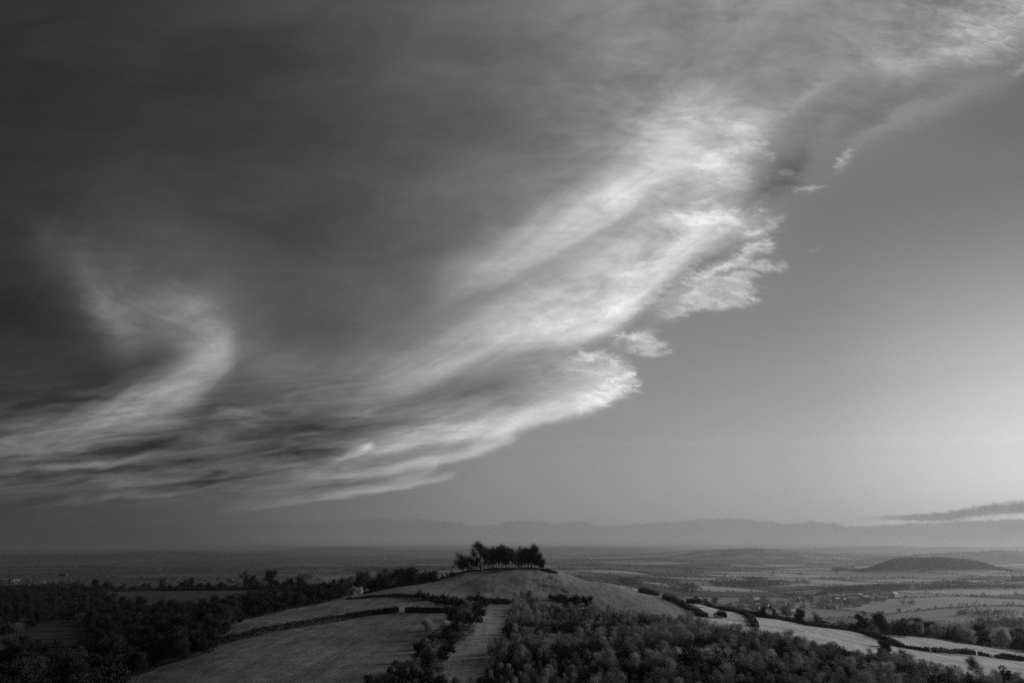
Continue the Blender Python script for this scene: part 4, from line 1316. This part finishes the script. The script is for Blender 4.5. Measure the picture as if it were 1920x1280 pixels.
hp, tp_, = [], []
umax = int(13500 / FW) + 3
grid_pts = []
for r_ in range(-70, 75):
    ra = np.array([float(r_)])
    w_ = float(roww(ra)[0]); off = float(rowoff(ra)[0])
    v0 = r_ * FH
    # the long side of the row
    u = np.arange(-14000, 14000, 11.0)
    grid_pts.append(np.c_[u, np.full(len(u), v0), np.full(len(u), r_ * 7919 + np.floor(u / w_))])
    for c in range(int(-14000 / w_), int(14000 / w_) + 1):
        uu = c * w_ - off
        vv = np.arange(v0, v0 + FH, 11.0)
        grid_pts.append(np.c_[np.full(len(vv), uu), vv, np.full(len(vv), r_ * 104729 + c + .5)])
gp = np.concatenate(grid_pts)
hx, hy = fworld(gp[:, 0], gp[:, 1])
D = np.hypot(hx, hy)
keep = (hy > 0) & visible_area(hx, hy) & (D > 1000) & (D < 13000) & (_h(gp[:, 2] * 3, gp[:, 2], 4) > np.where(D < 3000, .10, .40))
hx, hy, D = hx[keep], hy[keep], D[keep]
thin = npr.uniform(size=len(hx)) < np.clip(4500 / D, .35, 1)
hx, hy, D = hx[thin], hy[thin], D[thin]
hz_ = H(hx, hy)
hh_ = npr.uniform(2.2, 4.2, len(hx))
Qs = []
nearm = D < 3200
Qs.append(blob_quads(hx[nearm], hy[nearm], hz_[nearm], np.full(nearm.sum(), 6.0), hh_[nearm], 16, 2.2 * np.ones(nearm.sum())))
Qs.append(blob_quads(hx[~nearm], hy[~nearm], hz_[~nearm], np.full((~nearm).sum(), 8.5), hh_[~nearm] * 1.3, 7, 5.0 * np.ones((~nearm).sum())))
me_ = qmesh('far_hedgerows', [(np.concatenate(Qs), 'far_leaf')])
o = bpy.data.objects.new('far_hedgerows', me_); C.objects.link(o)
tag(o, 'network of dark hedgerows between the valley fields', 'hedgerows', kind='stuff')
print('hedge lumps', len(hx))

# hedgerow trees: the nearest stand as trees, the far ones are a mass
tsel = npr.uniform(size=len(hx)) < .13 * (1 + 2.2 * np.clip(fbm(hx / 500, hy / 500, 14, 2), 0, 1))
tx, ty, tD = hx[tsel], hy[tsel], D[tsel]
# woods
WOODS = []
def wood(pts, spacing, dmin=900, hr=(8, 13)):
    P = line(pts, dmin)
    A_ = spread_pts(P, spacing, 60000, dmin, 14000)
    for x, y in A_:
        if fbm(np.array([x / 90.]), np.array([y / 90.]), 33, 2)[0] < -.05: continue
        WOODS.append((x, y, npr.uniform(*hr)))
wood([(1330, 1094), (1345, 1086), (1420, 1083), (1500, 1086), (1520, 1094), (1440, 1100), (1350, 1102)], 13)
wood([(1160, 1088), (1200, 1083), (1240, 1084), (1300, 1096), (1310, 1106), (1260, 1106), (1230, 1098), (1170, 1096)], 12)
wood([(1258, 1104), (1300, 1096), (1320, 1108), (1290, 1112)], 12)
wood([(1575, 1142), (1610, 1122), (1665, 1124), (1672, 1130), (1620, 1136)], 22)
wood([(1630, 1140), (1700, 1142), (1712, 1136), (1712, 1130), (1650, 1133)], 15)
wood([(1530, 1118), (1560, 1104), (1640, 1100), (1660, 1108), (1560, 1112)], 12)
wood([(1630, 1108), (1650, 1098), (1780, 1101), (1830, 1099), (1925, 1100), (1925, 1104), (1800, 1104), (1660, 1110)], 12)
wood([(1790, 1158), (1800, 1150), (1860, 1152), (1925, 1156), (1925, 1180), (1850, 1180), (1800, 1172)], 10)
wood([(1752, 1092), (1790, 1088), (1815, 1090), (1815, 1096), (1752, 1096)], 14)
wood([(1895, 1084), (1960, 1083), (1960, 1090), (1900, 1090)], 14)
wood([(1560, 1066), (1600, 1062), (1612, 1070), (1570, 1076)], 15)
wood([(1475, 1142), (1500, 1126), (1560, 1122), (1580, 1132), (1560, 1146), (1500, 1150)], 44)
wood([(1380, 1142), (1400, 1132), (1450, 1132), (1500, 1150), (1440, 1150)], 44)
wood([(0, 1100), (30, 1096), (110, 1098), (160, 1104), (0, 1108)], 14)
wood([(10, 1044), (90, 1044), (100, 1047), (15, 1047)], 30)
wood([(170, 1050), (230, 1048), (240, 1050), (180, 1052)], 30)
wood([(640, 1070), (700, 1066), (790, 1062), (850, 1062), (850, 1068), (700, 1076)], 14)
nW = len(WOODS)
# the wooded hill
a, _ = ray(1745, 1060)
cx, cy = 4800 * math.sin(a), 4800 * math.cos(a)
for k in range(5200):
    t = npr.uniform(-1, 1); v = npr.uniform(-1, 1)
    if abs(t) ** 3.2 + v * v > 1: continue
    ux, uy = math.cos(a), -math.sin(a)
    x = cx + ux * t * 395 + (-uy) * v * 330; y = cy + uy * t * 395 + ux * v * 330
    WOODS.append((x, y, npr.uniform(8, 13) * (1 + .5 * fbm(x / 60, y / 60, 3, 2))))
# trees on the crests of the far hills
for px0, px1, d, n in [(1290, 1470, 9600, 260), (1480, 1600, 9900, 120), (0, 480, 9300, 200), (1780, 1925, 9000, 160), (1180, 1260, 7000, 60), (1600, 1700, 8600, 70)]:
    for k in range(n):
        a_, _ = ray(npr.uniform(px0, px1), 1040); dd = d + npr.normal() * 160
        WOODS.append((dd * math.sin(a_), dd * math.cos(a_), npr.uniform(12, 26)))
W_ = np.array(WOODS)
order = np.argsort(tD)
print('valley trees', len(tx), 'woods', len(W_))

# low poly valley tree prototypes
for i in range(4):
    r = np.random.default_rng(900 + i)
    n = 260
    c = unit(r.normal(size=(12, 3))) * r.uniform(.3, .8, (12, 1)) * np.array([3.6, 3.6, 3.6]) + np.array([0, 0, 5.6])
    P = c[r.integers(0, 12, n)] + unit(r.normal(size=(n, 3))) * r.uniform(.8, 1.9, (n, 1))
    PROTO.setdefault('valley', []).append((qmesh('trunk', [(np.concatenate([tube((0, 0, -1), (0, 0, 4), .35, .25, 5), tube((0, 0, 3.5), c[0], .2, .08, 3), tube((0, 0, 3), c[1], .2, .08, 3)]), 'bark')]),
                                           qmesh('crown', [(leaf_quads(P, 1.3, .7, r=r), ['far_leaf', 'mid_leaf', 'twig', 'dark_twig'][i])]), 9.5))
VT = 'trees scattered along the valley hedgerows'
for k in order[:70]:
    plant('valley', tx[k], ty[k], npr.uniform(6, 11), 'valley_tree', 'small hazy tree standing in a valley hedgerow', 'tree', VT, wide=1.2)
rx_, ry_w = tx[order[70:]], ty[order[70:]]
n0 = len(rx_)
AX = np.r_[rx_, W_[:, 0]]; AY = np.r_[ry_w, W_[:, 1]]; AH = np.r_[npr.uniform(6, 12, n0), W_[:, 2]]
AZ_ = H(AX, AY)
AD = np.hypot(AX, AY)
Qs = []
for lo, hi_, n, lf in ((0, 2000, 60, 1.5), (2000, 3800, 26, 2.6), (3800, 30000, 14, 4.2)):
    s_ = (AD >= lo) & (AD < hi_)
    if s_.sum():
        Qs.append(blob_quads(AX[s_], AY[s_], AZ_[s_] + AH[s_] * .15, AH[s_] * .5, AH[s_] * .85, n, np.full(s_.sum(), lf)))
me_ = qmesh('distant_woodland', [(np.concatenate(Qs), 'far_leaf')])
o = bpy.data.objects.new('distant_woodland', me_); C.objects.link(o)
tag(o, 'hazy distant woods and trees of the valley and its wooded hill', 'woodland', kind='stuff')


# houses
def box(x0, x1, y0, y1, z0, z1):
    c = np.array([[x, y, z] for z in (z0, z1) for y in (y0, y1) for x in (x0, x1)], float)
    f = [(0, 2, 3, 1), (4, 5, 7, 6), (0, 1, 5, 4), (2, 6, 7, 3), (0, 4, 6, 2), (1, 3, 7, 5)]
    return c[np.array(f)]


def house_meshes(L, Wd, hw, hr, wm='wall', rm='roof'):
    wall = [box(-L / 2, L / 2, -Wd / 2, Wd / 2, -1, hw)]
    for s_ in (-1, 1):      # gables
        x = s_ * L / 2
        wall.append(np.array([[(x, -Wd / 2, hw), (x, Wd / 2, hw), (x, .05, hw + hr), (x, -.05, hw + hr)]], float))
    e = .4
    roof = [np.array([[(-L / 2 - e, sy * (Wd / 2 + e), hw - .25), (L / 2 + e, sy * (Wd / 2 + e), hw - .25), (L / 2 + e, 0, hw + hr + .15), (-L / 2 - e, 0, hw + hr + .15)]], float) for sy in (-1, 1)]
    chim = box(L / 2 - 1.3, L / 2 - .5, -.4, .4, hw + hr * .4, hw + hr + 1.2)
    return [qmesh('wall', [(np.concatenate(wall), wm)]), qmesh('roof', [(np.concatenate(roof), rm)]), qmesh('chimney', [(chim, wm)])]


HM = [house_meshes(11, 7, 5.0, 3.2), house_meshes(15, 7.5, 5.2, 3.4), house_meshes(26, 10, 4.2, 3.0), house_meshes(11, 7, 5.0, 3.2, 'shaded_house', 'shaded_house'), house_meshes(15, 7.5, 5.2, 3.4, 'shaded_house', 'shaded_house')]


def house(px, py, i, label, group, dmin=900, s_=1.0):
    x, y, z = hit(px, py, dmin)
    e = bpy.data.objects.new('barn' if i == 2 else 'house', None); C.objects.link(e)
    e.location = (x, y, z); e.scale = (s_, s_, s_)
    e.rotation_euler = (0, 0, rnd.uniform(-.7, .7))
    tag(e, label, 'barn' if i == 2 else 'house', group)
    parts_ = {}
    for nm, me_ in zip(('wall', 'roof', 'chimney'), HM[i]):
        if nm == 'chimney' and i == 2: continue
        c = bpy.data.objects.new(nm, me_); C.objects.link(c)
        c.parent = parts_['roof'] if nm == 'chimney' else e
        parts_[nm] = c


VR = 'houses of the village on the right of the valley'
for k in range(78):
    t = rnd.uniform(0, 1)
    px = rnd.choice([rnd.gauss(1560, 26), rnd.gauss(1610, 26), rnd.gauss(1500, 28), rnd.gauss(1420, 18), rnd.uniform(1580, 1690)])
    py = np.interp(px, [1380, 1450, 1500, 1560, 1610, 1690], [1138, 1141, 1137, 1130, 1122, 1118]) + rnd.gauss(0, 6)
    house(px, py, rnd.choice([0, 0, 1]), 'small pale house among the trees of the village right of centre in the valley', VR, s_=rnd.uniform(1.1, 1.5))
for px, py, lb in [(1590, 1104, 'long pale shed at the far edge of the village'), (1617, 1105, 'long bright roofed shed right of the first far shed'), (1618, 1124, 'bright white fronted building in the middle of the village'),
                   (1816, 1100, 'white farm building by the distant trees at right'), (1505, 1124, 'pale long barn in the field left of the village'), (1500, 1136, 'bright long roof at the near left side of the village'),
                   (1710, 1102, 'pale farmhouse on the tree line right of the village'), (1902, 1166, 'pale farmhouse among trees at the right edge')]:
    house(px, py, 2, lb, None)
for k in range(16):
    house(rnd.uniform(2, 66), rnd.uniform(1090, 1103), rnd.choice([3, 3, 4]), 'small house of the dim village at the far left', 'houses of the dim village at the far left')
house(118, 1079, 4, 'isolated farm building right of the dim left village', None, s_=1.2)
house(1753, 1042, 0, 'tiny white building on the ridge behind the wooded hill', None, dmin=7000, s_=2.2)
